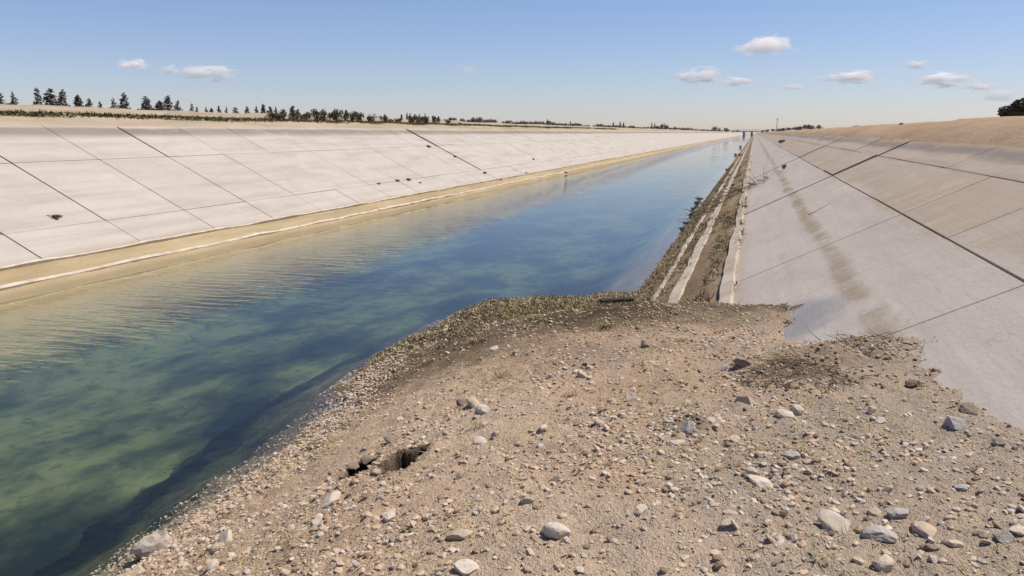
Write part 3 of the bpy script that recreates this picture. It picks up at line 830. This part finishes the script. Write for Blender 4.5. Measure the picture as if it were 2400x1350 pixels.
# medium stones scattered by hand of the digger
GL = {'pale': 'fist sized chalky stone loose on the earth fill', 'grey': 'fist sized grey concrete fragment loose on the earth fill', 'tan': 'fist sized tan clod loose on the earth fill', 'dark': 'fist sized dark brown clod loose on the earth fill'}
cnt = 0
while cnt < 235:
    x = random.uniform(-4.9, 1.7); y = random.choice((random.uniform(2.6, 6.5), random.uniform(3, 14)))
    z = float(base_height(np.array([x]), np.array([y]))[0])
    if z < -0.03 or x > WR + 2 * z - 0.05: continue
    if any(math.hypot((x - q[0]) / q[2], (y - q[1]) / q[3]) < 1.3 for q in PITS): continue
    c = vnoise(np.array([x * 1.1]), np.array([y * 1.1]), 77)[0]
    if random.random() > c * 1.1 + (0.5 if z < 0.55 else 0): continue
    k = random.choices(('pale', 'grey', 'tan', 'dark'), (3, 2.6 if x > -0.6 else 0.6, 3, 1.4))[0]
    p = Vector((x, y, float(fill_height(np.array([x]), np.array([y]))[0])))
    LOOSE.append((k, p, None)); st = put_stone(SMALL[(k, cnt % 4)], p, min(0.05, 0.0105 * math.exp(random.gammavariate(1.3, 0.42))) * (1 + 0.03 * y), GL[k], k + ' stones scattered over the fill', tilt=0.35)
    LOOSE[-1] = (k, p, st)
    cnt += 1
def to_px(p):
    v = Vector(p) - Vector((0, 0, H)); cy, sy = math.cos(YAW), math.sin(YAW)
    a, b, c = v.x * cy + v.y * sy, -v.x * sy + v.y * cy, v.z
    cp, sp = math.cos(PITCH), math.sin(PITCH)
    return 1200 + FOC * a / (b * cp - c * sp), 675 - FOC * (c * cp + b * sp) / (b * cp - c * sp)
NOUN = {'pale': 'chalky stone', 'grey': 'grey fragment', 'tan': 'tan clod', 'dark': 'dark clod'}
cand = []
for rx_, ry_, lab in REFS:
    best = {}
    for q, (k, p, st) in enumerate(LOOSE):
        u, v_ = to_px(p)
        du, dv_ = u - rx_, v_ - ry_
        wd = ('right of' if du > 0 else 'left of') if abs(du) > abs(dv_) else ('below' if dv_ > 0 else 'above')
        dd_ = math.hypot(du, dv_)
        if dd_ < 260 and dd_ < best.get((k, wd), (1e9, 0))[0]: best[(k, wd)] = (dd_, q)
    for (k, wd), (dd_, q) in best.items(): cand.append((dd_, q, k, wd, lab))
done = set()
for dd_, q, k, wd, lab in sorted(cand):
    if q in done: continue
    text = 'nearest small ' + NOUN[k] + ' ' + wd + ' the ' + lab
    if len(text.split()) > 16: continue
    done.add(q); LOOSE[q][2]['label'] = text

# ------------------------------------------------------------------ plants
ONES = ['', 'first', 'second', 'third', 'fourth', 'fifth', 'sixth', 'seventh', 'eighth', 'ninth', 'tenth', 'eleventh', 'twelfth', 'thirteenth', 'fourteenth', 'fifteenth', 'sixteenth', 'seventeenth', 'eighteenth', 'nineteenth']
def ordinal(i):
    n = i + 1
    if n < 20: return ONES[n]
    tens = {2: ('twentieth', 'twenty'), 3: ('thirtieth', 'thirty'), 4: ('fortieth', 'forty')}[n // 10]
    return tens[0] if n % 10 == 0 else tens[1] + '-' + ONES[n % 10]
def leaf_cloud(n, fn, size, seed, aspect=2.0):
    """n small quads at the points fn(r) gives, each turned its own way"""
    r = np.random.default_rng(seed)
    P = fn(r, n)
    a = r.normal(size=(n, 3)); a /= np.linalg.norm(a, axis=1)[:, None]
    b = np.cross(a, r.normal(size=(n, 3))); b /= np.linalg.norm(b, axis=1)[:, None]
    s = size * r.uniform(0.6, 1.3, n)[:, None]
    v = np.stack([P - a * s * aspect / 2, P + b * s / 2, P + a * s * aspect / 2, P - b * s / 2], 1).reshape(-1, 3)
    f = np.arange(4 * n).reshape(n, 4)
    return v, f
def tube(path, r0, r1, seg=5):
    v, f = [], []
    for i, p in enumerate(path):
        rr = r0 + (r1 - r0) * i / (len(path) - 1)
        for k in range(seg):
            a = 2 * math.pi * k / seg
            v.append((p[0] + rr * math.cos(a), p[1] + rr * math.sin(a), p[2]))
    for i in range(len(path) - 1):
        for k in range(seg):
            f.append((i * seg + k, i * seg + (k + 1) % seg, (i + 1) * seg + (k + 1) % seg, (i + 1) * seg + k))
    return np.array(v), np.array(f)
def joinvf(parts):
    vs, fs, n = [], [], 0
    for v, f in parts: vs.append(v); fs.append(f + n); n += len(v)
    return np.concatenate(vs), np.concatenate(fs)
def conifer_meshes(seed, slim):
    """a young conifer 1 m tall: tapered trunk with limbs, ragged whorled crown"""
    r = np.random.default_rng(seed)
    path = [(0.012 * math.sin(3 * z + seed), 0.012 * math.cos(2 * z), z) for z in np.linspace(0, 0.97, 7)]
    parts = [tube(path, 0.028, 0.006)]
    for k in range(14):
        z = r.uniform(0.15, 0.85); a = r.uniform(0, 6.28); L = slim * (1.02 - z) * 0.9
        parts.append(tube([(0, 0, z), (math.cos(a) * L, math.sin(a) * L, z + 0.10 * L)], 0.008, 0.003, 4))
    tv = joinvf(parts)
    lump = r.uniform(0.6, 1.25, 40)
    def pts(rr, n):
        z = rr.beta(1.0, 1.5, n) * 0.90 + 0.05
        a = rr.uniform(0, 6.28, n)
        rad = slim * np.clip(1.04 - z, 0.03, 1) * np.sqrt(rr.random(n)) * lump[((z * 8).astype(int) * 5 + (a / 6.29 * 5).astype(int)) % 40]
        return np.stack([rad * np.cos(a), rad * np.sin(a), z + 0.15 * rad], 1)
    cv = leaf_cloud(340, pts, 0.05, seed + 1, 2.0)
    mt = np_mesh('trunk', *tv, True); mt.materials.append(M['bark'])
    mc = np_mesh('crown', *cv, False); mc.materials.append(M['needle'])
    return mt, mc
def bush_mesh(seed, mat, n=420, ball=1.0):
    """a low bush 1 m wide and about 0.75 m high: uneven mounded lobes of leaves"""
    r = np.random.default_rng(seed)
    lobes = [(r.uniform(-0.3, 0.3), r.uniform(-0.3, 0.3), r.uniform(0.15, 0.42), r.uniform(0.14, 0.30)) for _ in range(7)]
    def pts(rr, n):
        out = np.zeros((n, 3))
        for i in range(n):
            lx, ly, lz, lr = lobes[rr.integers(len(lobes))]
            d = rr.normal(size=3); d /= np.linalg.norm(d); d *= lr * rr.random() ** 0.4
            out[i] = (lx + d[0], ly + d[1], max(0.0, lz + d[2] * 0.9))
        return out
    v, f = leaf_cloud(n, pts, 0.062, seed + 3, 1.8)
    me = np_mesh('crown', v, f, False); me.materials.append(mat)
    pr = []
    for lx, ly, lz, lr in lobes:
        pr.append(tube([(lx * 0.15, ly * 0.15, -0.1), (lx * 0.7, ly * 0.7, lz * 0.6), (lx, ly, lz)], 0.018, 0.006, 4))
    ms = np_mesh('stem', *joinvf(pr), True); ms.materials.append(M['bark'])
    return ms, me
CON = [conifer_meshes(500 + 3 * i, s) for i, s in enumerate((0.24, 0.30, 0.36, 0.17, 0.27, 0.13))]
BUSH = [bush_mesh(700 + i, M['scrub']) for i in range(4)] + [bush_mesh(740 + i, M['needle']) for i in range(3)] + [bush_mesh(760 + i, M['olive']) for i in range(3)]
def plant(name, meshes, loc, scale, label, cat, group=None, rz=None, parts=('trunk', 'crown')):
    o = empty(name, loc, random.uniform(0, 6.28) if rz is None else rz)
    o.scale = scale if isinstance(scale, tuple) else (scale,) * 3
    for nm, me in zip(parts, meshes): mesh_obj(nm, me, o)
    tag(o, label, cat, group)
    return o
# row of young conifers behind the left berm: photo column, top row, width
CONIFERS = [(5, 214, 26), (40, 222, 18), (97, 218, 20), (126, 216, 20), (155, 217, 16), (190, 228, 16), (215, 226, 18), (240, 232, 14), (272, 232, 14), (297, 226, 20), (348, 226, 22), (379, 231, 14),
            (399, 230, 18), (422, 235, 18), (454, 240, 10), (465, 244, 10), (487, 248, 10), (499, 247, 9), (517, 244, 12), (534, 250, 8), (555, 242, 14), (582, 248, 10), (604, 252, 9),
            (620, 245, 12), (636, 244, 14), (649, 245, 9), (666, 246, 16), (688, 250, 14), (700, 250, 12), (723, 255, 9), (760, 256, 14), (783, 258, 8), (796, 256, 12), (814, 258, 14), (828, 260, 10), (838, 262, 9)]
def spot_word(px):
    return 'beside the first panels at the left edge' if px < 60 else ''
TREE_X = -62.0
for i, (px, top, w) in enumerate(CONIFERS):
    x = TREE_X + random.uniform(-9, 9)
    p = hit_x(px, x)
    dist = (p - Vector((0, 0, H))).length
    ztop = H + (VPY - top) / FOC * dist * 0.97
    zg = 3.98
    hgt = max(1.6, ztop - zg)
    wid = px_size(p, w)
    k = i % len(CON)
    slim = (0.24, 0.30, 0.36, 0.17, 0.27, 0.13)[k]
    hs = wid / (2 * slim * 0.75) * random.uniform(1.5, 2.4)
    hgt *= random.uniform(0.84, 1.06)
    plant('conifer_tree', CON[k], (p.x, p.y, zg - 0.1), (hs, hs * random.uniform(0.8, 1.2), hgt), ordinal(i) + ' young conifer from the left end of the row behind the berm', 'tree', 'young conifers behind the left berm')
for i, px in enumerate((12, 24, 33, 60, 108, 140, 168, 200, 228, 262, 285, 310, 338, 360, 388, 412, 430, 446, 476, 508, 545, 570, 595, 612, 628, 660, 680, 712)):
    x = TREE_X + random.uniform(-6, 6); p = hit_x(px + random.uniform(-3, 3), x)
    s_ = px_size(p, random.uniform(16, 30)); zz = 3.98 if i % 3 else 3.9
    plant('dry_bush', BUSH[4 + i % 6], (p.x, p.y, zz), (s_, s_, (4.75 + random.uniform(-0.15, 0.55) - zz) / 0.62), ordinal(i) + ' low bush from the left among the row of young conifers', 'bush', 'low bushes among the young conifers', parts=('stem', 'crown'))
# dark scrub on the berm
def berm_z(x):
    xs_ = [a[0] for a in left_prof][::-1]; zs_ = [a[1] for a in left_prof][::-1]
    return float(np.interp(x, xs_, zs_))
SCRUB = [(640, 40, 18), (662, 40, 24), (690, 40, 22), (716, 34, 20), (742, 36, 30), (770, 40, 30), (795, 34, 34), (820, 34, 30), (842, 34, 24), (868, 30, 22), (898, 28, 20), (925, 36, 14),
         (965, 34, 18), (985, 32, 22), (1003, 26, 24), (1022, 24, 22), (1050, 18, 12), (1079, 10, 8)]
for i, (px, w, hpx) in enumerate(SCRUB):
    x = -7.15 * H + random.uniform(-0.8, 0.5)
    p = hit_x(px, x)
    s = px_size(p, w); hh = px_size(p, hpx) / 0.62
    plant('dry_bush', BUSH[i % 4], (p.x, p.y, berm_z(x) - 0.05), (s, s, hh), ordinal(i) + ' dark brown scrub bush from the left on the crest of the left berm', 'bush', 'scrub bushes on the left berm', parts=('stem', 'crown'))
# individual conifers between the scrub farther along
for i, (px, top, w) in enumerate([(903, 268, 8), (942, 268, 8), (955, 265, 10), (962, 266, 9), (973, 267, 7), (984, 267, 7), (997, 266, 7), (1016, 274, 8), (1028, 272, 8), (1283, 279, 6), (1337, 284, 5), (1437, 286, 8), (1453, 285, 7), (1461, 287, 6), (1527, 287, 5), (1534, 288, 5), (1581, 296, 4)]):
    p = hit_x(px, -38.0 + random.uniform(-3, 3))
    dist = p.length; ztop = H + (VPY - top) / FOC * dist
    zg = 3.95
    k = (3, 5, 0)[i % 3]; slim = (0.17, 0.13, 0.24)[i % 3]
    hs = px_size(p, w) / (2 * slim * 0.75)
    plant('conifer_tree', CON[k], (p.x, p.y, zg), (hs, hs, max(0.8, ztop - zg)), ordinal(i) + ' slim conifer from the left in the dark scrub line on the horizon', 'tree', 'slim conifers far down the left bank')
# scrub line towards the vanishing point
for i in range(110):
    px = 1045 + 690 * ((i + random.random()) / 110)
    if random.random() < 0.06: continue
    x = -29.0 + random.uniform(-3, 2.0)
    p = hit_x(px, x)
    base = 1 + 0.6 * vnoise(np.array([px * 0.02]), np.array([1.0]), 5)[0]
    hpx = (13 - 8 * (px - 1045) / 700) * random.uniform(0.6, 1.15) * base * 0.8
    s = px_size(p, random.uniform(12, 24) * (1.15 - 0.5 * (px - 1045) / 700)); hh = px_size(p, hpx) / 0.62
    plant('dry_bush', BUSH[(i % 3) + 4], (p.x, p.y, berm_z(x) - 0.05), (s, s, hh), 'dark bush in the ' + ('nearest' if px < 1275 else 'middle' if px < 1505 else 'farthest') + ' third of the far scrub line on the left bank', 'bush', 'far scrub line on the left bank, ' + ('near' if px < 1275 else 'middle' if px < 1505 else 'far') + ' third', parts=('stem', 'crown'))
for i, (px, w, hpx) in enumerate([(1480, 16, 10), (1553, 16, 16), (1562, 12, 12), (1674, 14, 14), (1686, 8, 10), (1700, 10, 10)]):
    p = hit_x(px, -30.0)
    s = px_size(p, w); hh = px_size(p, hpx) / 0.62
    plant('round_tree', BUSH[4 + i % 3], (p.x, p.y, berm_z(-30) - 0.05), (s, s, hh), ordinal(i) + ' rounded dark tree from the left above the far left scrub line', 'tree', 'rounded trees in the far scrub', parts=('trunk', 'crown'))
# right bank
p = hit_x(2392, 13.0)
s = px_size(p, 96)
dense = bush_mesh(799, M['scrub'], 2600)
plant('round_bush', dense, (p.x, p.y, 3.90), (s, s, px_size(p, 40) / 0.62), 'single rounded dark bush on the right crest at the picture edge', 'bush', parts=('stem', 'crown'))
for i, (px, w, hpx) in enumerate([(1788, 8, 3), (1798, 8, 4), (1812, 10, 4), (1824, 14, 5), (1838, 14, 6), (1852, 16, 6), (1866, 14, 7), (1878, 16, 8), (1890, 14, 10), (1904, 14, 9), (1917, 14, 9)]):
    p = hit_x(px, 7.5 + random.uniform(-0.5, 2))
    s = px_size(p, w * 1.5); hh = px_size(p, hpx + 3) / 0.62
    plant('round_bush', BUSH[4 + i % 3], (p.x, p.y, 3.58), (s, s, hh), ordinal(i) + ' dark bush from the vanishing point in the clump on the right crest', 'bush', 'bushes far along the right crest', parts=('stem', 'crown'))
for i, (px, x) in enumerate([(2006, 5.6), (2110, 5.7)]):
    p = hit_x(px, x)
    s = px_size(p, 16)
    plant('grass_clump', BUSH[7 + i], (p.x, p.y, CREST_R[1] - 0.02), (s, s, s * 0.5), ('low dry clump on the right crest, nearer the vanishing point', 'low dry clump on the right crest, nearer the big bush')[i], 'plant', parts=('stem', 'crown'))

# blades: tufts of grass, one mesh per kind of tuft
def tuft_mesh(seed, mat, n=60, spread=0.5, tall=1.0, width=0.03):
    r = np.random.default_rng(seed); vs, fs = [], []
    for i in range(n):
        a = r.uniform(0, 6.28); d = spread * math.sqrt(r.random()); L = tall * r.uniform(0.4, 1.0); lean = r.uniform(0.1, 0.75)
        b = np.array([d * math.cos(a), d * math.sin(a), -0.05]); dr = np.array([math.cos(a + r.normal(0, .8)), math.sin(a + r.normal(0, .8)), 0])
        sd = np.array([-dr[1], dr[0], 0]) * width
        m1 = b + dr * L * lean * 0.35 + np.array([0, 0, L * 0.6]); tp = b + dr * L * lean + np.array([0, 0, L * 0.9])
        k = len(vs) * 1
        base = sum(len(q) for q in vs)
        vs.append(np.array([b - sd, b + sd, m1 + sd * 0.7, m1 - sd * 0.7, tp + sd * 0.15, tp - sd * 0.15]))
        fs += [(base, base + 1, base + 2, base + 3), (base + 3, base + 2, base + 4, base + 5)]
    me = np_mesh('grass_tuft', np.concatenate(vs), np.array(fs), False); me.materials.append(mat)
    return me
TUFT = [tuft_mesh(40 + i, M['straw'], 42, 0.6, 0.9, 0.035) for i in range(3)] + [tuft_mesh(60 + i, M['green'], 46, 0.55, 0.8, 0.04) for i in range(2)]
TUFTS = [(1172, 882, 60, 0, 'yellow grass tuft in the loam left of centre'), (1205, 738, 70, 3, 'green grass tuft at the far left end of the fill'), (1255, 750, 50, 4, 'small green weed on the far dark end of the fill'),
         (1120, 800, 46, 1, 'straw tuft behind the white corner stone'), (890, 848, 40, 3, 'olive tuft on the edge over the water'), (1340, 925, 50, 2, 'thin straw tuft in the middle loam'),
         (1120, 1000, 50, 0, 'straw wisp in the pale loam above the burrow'), (1420, 765, 46, 4, 'green weed near the middle of the far dark end'), (1690, 780, 40, 1, 'straw tuft where the fill meets the slabs'),
         (2160, 905, 36, 2, 'straw tuft below the lining edge on the right'), (1640, 870, 40, 1, 'straw wisp left of the brushwood heap'), (1600, 800, 44, 0, 'straw wisp on the far right end of the fill')]
for px, py, w, k, lab in TUFTS:
    p = hit_fill(px, py); s = px_size(p, w) / 1.6
    o = mesh_obj('grass_tuft', TUFT[k], loc=p); o.scale = (s, s, s * 0.45); o.rotation_euler = (0, 0, random.uniform(0, 6))
    tag(o, lab, 'grass')
# dead weeds matted over the far end of the fill and the heap: stuff
def weed_mat(name, pts, label, mat, L=(0.04, 0.13), w=0.006, up=0.4):
    n = len(pts); r = RNG
    P = np.array(pts); a = r.uniform(0, 6.28, n); el = np.abs(r.normal(0, up, n)); ln = r.uniform(L[0], L[1], n)
    D = np.stack([np.cos(a) * np.cos(el), np.sin(a) * np.cos(el), np.sin(el)], 1) * ln[:, None]
    S = np.stack([-np.sin(a), np.cos(a), r.normal(0, .5, n)], 1) * w
    V = np.stack([P - S, P + S, P + D * 0.6 + S * 0.6, P + D - S * 0.2], 1).reshape(-1, 3)
    me = np_mesh(name, V, np.arange(4 * n).reshape(n, 4), False)
    o = mesh_obj(name, me, mat=mat); tag(o, label, 'weeds', kind='stuff'); return o
def scatter(n, inside):
    out = []
    while len(out) < n:
        x = RNG.uniform(-5.2, 1.7, 4000); y = RNG.uniform(2.5, 16.2, 4000)
        z = base_height(x, y); ok = (z > 0.0) & (x < WR + 2 * z + 0.1) & inside(x, y, z)
        x, y = x[ok], y[ok]; zz = fill_height(x, y)
        out += list(zip(x, y, zz + 0.004))
    return out[:n]
far_in = lambda x, y, z: (y + 3.0 * vnoise(x * 1.2, y * 1.2, 311) + 1.2 * vnoise(x * 4, y * 4, 313) > 11.6 + 0.2 * np.clip(-x - 3.5, 0, 9) * 2)
weed_mat('dead_weeds', scatter(15000, far_in), 'matted dead brown weeds covering the far end of the fill', M['scrub'], (0.03, 0.10), 0.008, 0.5)
weed_mat('dry_grass', scatter(3600, far_in), 'sparse straw blades among the dead weeds at the far end', M['straw'], (0.03, 0.11), 0.007, 0.6)
weed_mat('green_weeds', scatter(1500, lambda x, y, z: far_in(x, y, z) & (vnoise(x * 1.5, y * 1.5, 331) > .55)), 'low green weeds growing near the water at the far end', M['green'], (0.02, 0.07), 0.009, 0.7)
mid_in = lambda x, y, z: vnoise(x * 1.7, y * 1.7, 341) > 0.66
weed_mat('straw_litter', scatter(7000, mid_in), 'thin straw litter lying in patches over the loam', M['straw'], (0.02, 0.06), 0.003, 0.25)

def scatter_right(n):
    t = RNG.uniform(-0.01, 0.30, n); y = 10 + 75 * RNG.random(n) ** 1.6
    keep = (vnoise(t * 22, y * 0.35, 361) * 0.6 + vnoise(t * 30, y * 1.6, 363) * 0.4 > 0.62 - 0.28 * (t < 0.05) - 0.17 * np.exp(-((y - 23) / 6.0) ** 2))
    t, y = t[keep], y[keep]
    return list(zip(WR + 2 * t * H, y, t * H + 0.055))
weed_mat('dead_weeds', scatter_right(15000), 'dead weeds on the brown silt strip along the right waterline', M['scrub'], (0.04, 0.16), 0.012, 0.55)
weed_mat('dry_grass', scatter_right(5000), 'sparse straw blades on the brown silt strip on the right', M['straw'], (0.04, 0.14), 0.009, 0.55)

# brushwood: a heap of dead twigs, its pieces one by one
def twig_meshes():
    out = []
    for k in range(5):
        pts = [Vector((0, 0, 0))]; d = Vector((1, 0, 0.05))
        for i in range(4):
            d = (d + Vector((0, random.gauss(0, .25), random.gauss(0, .15)))).normalized(); pts.append(pts[-1] + d * 0.25)
        v, f = [], []
        for i, p in enumerate(pts):
            rr = 0.022 * (1 - 0.7 * i / 4)
            for j in range(4):
                a = j * math.pi / 2; v.append((p.x, p.y + rr * math.cos(a), p.z + rr * math.sin(a)))
        for i in range(4):
            for j in range(4): f.append((i * 4 + j, i * 4 + (j + 1) % 4, (i + 1) * 4 + (j + 1) % 4, (i + 1) * 4 + j))
        me = np_mesh('twig', np.array(v), np.array(f), True); me.materials.append(M['twig']); out.append(me)
    return out
TW = twig_meshes()
def brush_heap(name, centre, rx, ry, ht, n, L, label, cat, hfun):
    o = empty(name, centre)
    for i in range(n):
        a = random.uniform(0, 6.28); d = math.sqrt(random.random())
        x = centre.x + rx * d * math.cos(a); y = centre.y + ry * d * math.sin(a)
        z = hfun(x, y) + ht * (1 - d) * random.random() + 0.01
        t = mesh_obj('twig', TW[i % 5], o)
        s = L * random.uniform(0.5, 1.2)
        t.location = (x - centre.x, y - centre.y, z - centre.z); t.scale = (s, s, s)
        t.rotation_euler = (random.uniform(0, 6), random.gauss(0, 0.22), random.uniform(0, 6.28))
    tag(o, label, cat)
    return o
ff = lambda x, y: float(fill_height(np.array([x]), np.array([y]))[0])
brush_heap('brushwood_heap', hit_fill(1870, 868), .40, .30, .09, 160, .15, 'tangled dark brushwood heap on the fill beside the lining', 'brushwood', ff)
brush_heap('brushwood_heap', hit_fill(2030, 815), .42, .30, .06, 100, .13, 'thin twigs spread on the mound under the wet slab corner', 'brushwood', ff)
fr = lambda x, y: max(0.0, (x - WR) / 2) + 0.06
hp = hit_right(1700, 468)
heap = brush_heap('reed_heap', hp, 1.0, 1.9, .26, 190, .48, 'heap of dead reeds and twigs lying across the right silt strip', 'brushwood', fr)
hp2 = hit_right(1650, 505)
brush_heap('reed_heap', hp2, .55, 1.4, .22, 70, .6, 'dark lump of dead reeds at the water edge on the right', 'brushwood', fr)
hp3 = hit_right(1770, 436)
brush_heap('reed_heap', hp3, .7, .7, .18, 45, .55, 'small reed pile reaching onto the grey slabs', 'brushwood', fr)
# bushes at the right waterline
for i, (px, py, w) in enumerate([(1735, 350, 8), (1735, 366, 9), (1722, 368, 8), (1705, 401, 10), (1711, 413, 8), (1688, 430, 8), (1720, 436, 10), (1700, 440, 10), (1742, 455, 10), (1640, 478, 16), (1690, 480, 14), (1632, 488, 16), (1745, 489, 14), (1625, 500, 14), (1618, 512, 14), (1610, 530, 16), (1598, 545, 16)]):
    p = hit_right(px, py); p.z = max(p.z, 0.0)
    s = px_size(p, w) * 1.3
    plant('dry_bush', BUSH[i % 4], (p.x, p.y, p.z), (s, s, s * 0.8), ordinal(i) + ' dark dry weed clump from the far end of the right silt strip', 'bush', 'weed clumps along the right waterline', parts=('stem', 'crown'))
# dark specks on the linings
SPECK_L = [(1004, 345, 12, 'small dead bush beside the wide dark joint on the left slope'), (931, 425, 12, 'left one of two dark clumps low on the left slope'), (955, 422, 13, 'right one of two dark clumps low on the left slope'),
           (887, 431, 10, 'small weed clump left of the two dark clumps'), (1136, 407, 12, 'dark weed where the wide joint meets the silt'), (1066, 368, 10, 'little tuft below the end of the wide dark joint'),
           (1174, 422, 12, 'dark weed in the left silt band'), (1234, 407, 9, 'small weed at the upper edge of the left silt band'), (1325, 407, 12, 'weed tuft far along the left silt band'), (983, 429, 8, 'tiny clump right of the two dark clumps'), (120, 508, 34, 'flat star shaped dead plant on the left pale slab'), (1250, 374, 8, 'tiny weed high over the far silt band')]
for i, (px, py, w, lab) in enumerate(SPECK_L):
    p = hit_left(px, py); s = px_size(p, w) * 1.25
    plant('dry_weed', BUSH[i % 4], (p.x, p.y, p.z - 0.02), (s, s, s * (0.65 if w < 20 else 0.25)), lab, 'plant', parts=('stem', 'crown'))
for i, (px, py, w, lab) in enumerate([(1838, 396, 12, 'small dark weed on the right slab near a cross joint'), (1576, 0, 0, '')][:1]):
    p = hit_right(px, py); s = px_size(p, w) * 1.4
    plant('dry_weed', BUSH[1], (p.x, p.y, p.z), (s, s * 0.8, s * 1.1), lab, 'plant', parts=('stem', 'crown'))
p = hit_right(1672, 357); p2 = hit_right(1832, 335)
plant('dry_weed', BUSH[2], tuple(p2), (0.9, 0.9, 0.6), 'small weed in the long joint far along the right slope', 'plant', parts=('stem', 'crown'))

# grass fringe on the left berm
pts = []
for i in range(22000):
    y = 8 + 130 * RNG.random() ** 1.5
    x = -7.02 * H + 0.20 * RNG.normal() + 0.5 * float(fbm(np.array([1.0]), np.array([y]), 0.25, 3, 401)[0])
    pts.append((x, y, berm_z(x) + 0.02))
weed_mat('dry_grass', pts, 'dark olive fringe of dry grass along the left berm', M['olive'], (0.06, 0.19), 0.03, 0.5)

# plank at the far end of the fill
def box_mesh(name, sx, sy, sz, bev, mat):
    bm = bmesh.new(); bmesh.ops.create_cube(bm, size=1.0); bmesh.ops.scale(bm, vec=(sx, sy, sz), verts=bm.verts)
    if bev: bmesh.ops.bevel(bm, geom=list(bm.edges), offset=bev, segments=1, affect='EDGES')
    me = bm_mesh(name, bm); me.materials.append(mat); return me
p = hit_fill(1445, 712)
pl = mesh_obj('wooden_plank', box_mesh('wooden_plank', 0.56, 0.14, 0.07, 0.01, M['wood']), loc=(p.x, p.y, p.z + 0.05))
pl.rotation_euler = (0.05, -0.02, R(28)); tag(pl, 'short dark wet plank lying at the far water edge of the fill', 'plank')
p = hit_right(1897, 507)
pl = mesh_obj('stick', TW[1], loc=p + Vector((-0.02, 0, 0.03))); s = px_size(p, 44); pl.scale = (s * 1.2, s, s); pl.rotation_euler = (0, R(-24), R(8)); tag(pl, 'short dark stick lying on the right grey slabs', 'stick')
p = hit_right(1895, 512)

# ------------------------------------------------------------------ far end: footbridge over the canal, pole
by = 880.0
br = empty('bridge', (WL / 2 + WR / 2, by, 0))
tag(br, 'far small bridge crossing the canal at the vanishing point', 'bridge')
o = mesh_obj('deck', box_mesh('deck', 26, 5, 0.9, 0, M['steel']), br, (0, 0, 4.6))
for dx in (-2.2, 5.5):
    o = mesh_obj('pier', box_mesh('pier', 2.2, 3.5, 5.2, 0, M['steel']), br, (dx, 0, 1.6))
o = mesh_obj('railing', box_mesh('railing', 26, 0.2, 0.25, 0, M['steel']), br, (0, -2.3, 6.2))
for k in range(9):
    mesh_obj('railing_post', box_mesh('railing_post', 0.2, 0.2, 1.2, 0, M['steel']), br, (-12.5 + k * 3.12, -2.3, 5.6))
p = hit_x(1820, 9.0)
po = empty('utility_pole', (p.x, p.y, 3.3))
v, f = tube([(0, 0, 0), (0, 0, 0.0165 * p.y)], 0.00045 * p.y, 0.0003 * p.y, 8)
me = np_mesh('pole', v, f); me.materials.append(M['steel']); mesh_obj('pole', me, po)
hgt = 0.0165 * p.y
mesh_obj('crossarm', box_mesh('crossarm', 1.2, 0.12, 0.12, 0, M['steel']), po, (0, 0, hgt - 0.5))
tag(po, 'thin grey utility pole far along the right bank', 'pole')

# ------------------------------------------------------------------ clouds
CLOUDS = [(1797, 106, 120, 46, 1.0, 'bright cloud puff highest on the right side'), (1640, 178, 105, 42, 1.0, 'bright cloud with a flat grey base above the vanishing point'), (1728, 190, 80, 20, .6, 'thin tail of cloud right of the flat based cloud'),
          (1995, 181, 120, 30, .9, 'white cloud low in the middle of the right sky'), (2148, 151, 44, 20, .8, 'tiny cloud dot high at the right'), (2215, 187, 115, 30, .9, 'white streak of cloud toward the right edge'),
          (2292, 203, 80, 20, .5, 'faint cloud trailing right of the white streak'), (2345, 222, 100, 30, .35, 'faint veil of cloud above the crest bush'), (495, 168, 108, 38, .8, 'white cloud low on the left side of the sky'),
          (312, 150, 66, 24, .8, 'small leftmost cloud'), (396, 164, 44, 24, .5, 'small faint cloud between the two left clouds'), (1855, 204, 66, 14, .35, 'faint thin cloud left of the middle right cloud'), (1098, 163, 50, 30, .25, 'very faint cloud alone in the middle of the sky')]
cv, cf = ICO2, ICF2
for i, (px, py, w, h_, dn, lab) in enumerate(CLOUDS):
    d = ray(px, py); d = Vector(d).normalized()
    dist = 900.0 / d.z
    dist = min(dist, 22000)
    p = Vector((0, 0, H)) + d * dist
    sx = w / FOC * dist / 2 * 1.25; sz = h_ / FOC * dist / 2 * 1.1
    me = np_mesh('cloud', cv * 1.08, cf, True)
    me.materials.append(mat_cloud(i + 1, 2.2 * dn, sz))
    o = mesh_obj('cloud', me, loc=p)
    o.scale = (sx, sx * 0.6, sz); o.rotation_euler = (0, 0, math.atan2(-d.x, d.y))
    tag(o, lab if len(lab.split()) >= 4 else lab + ' in the sky', 'cloud')
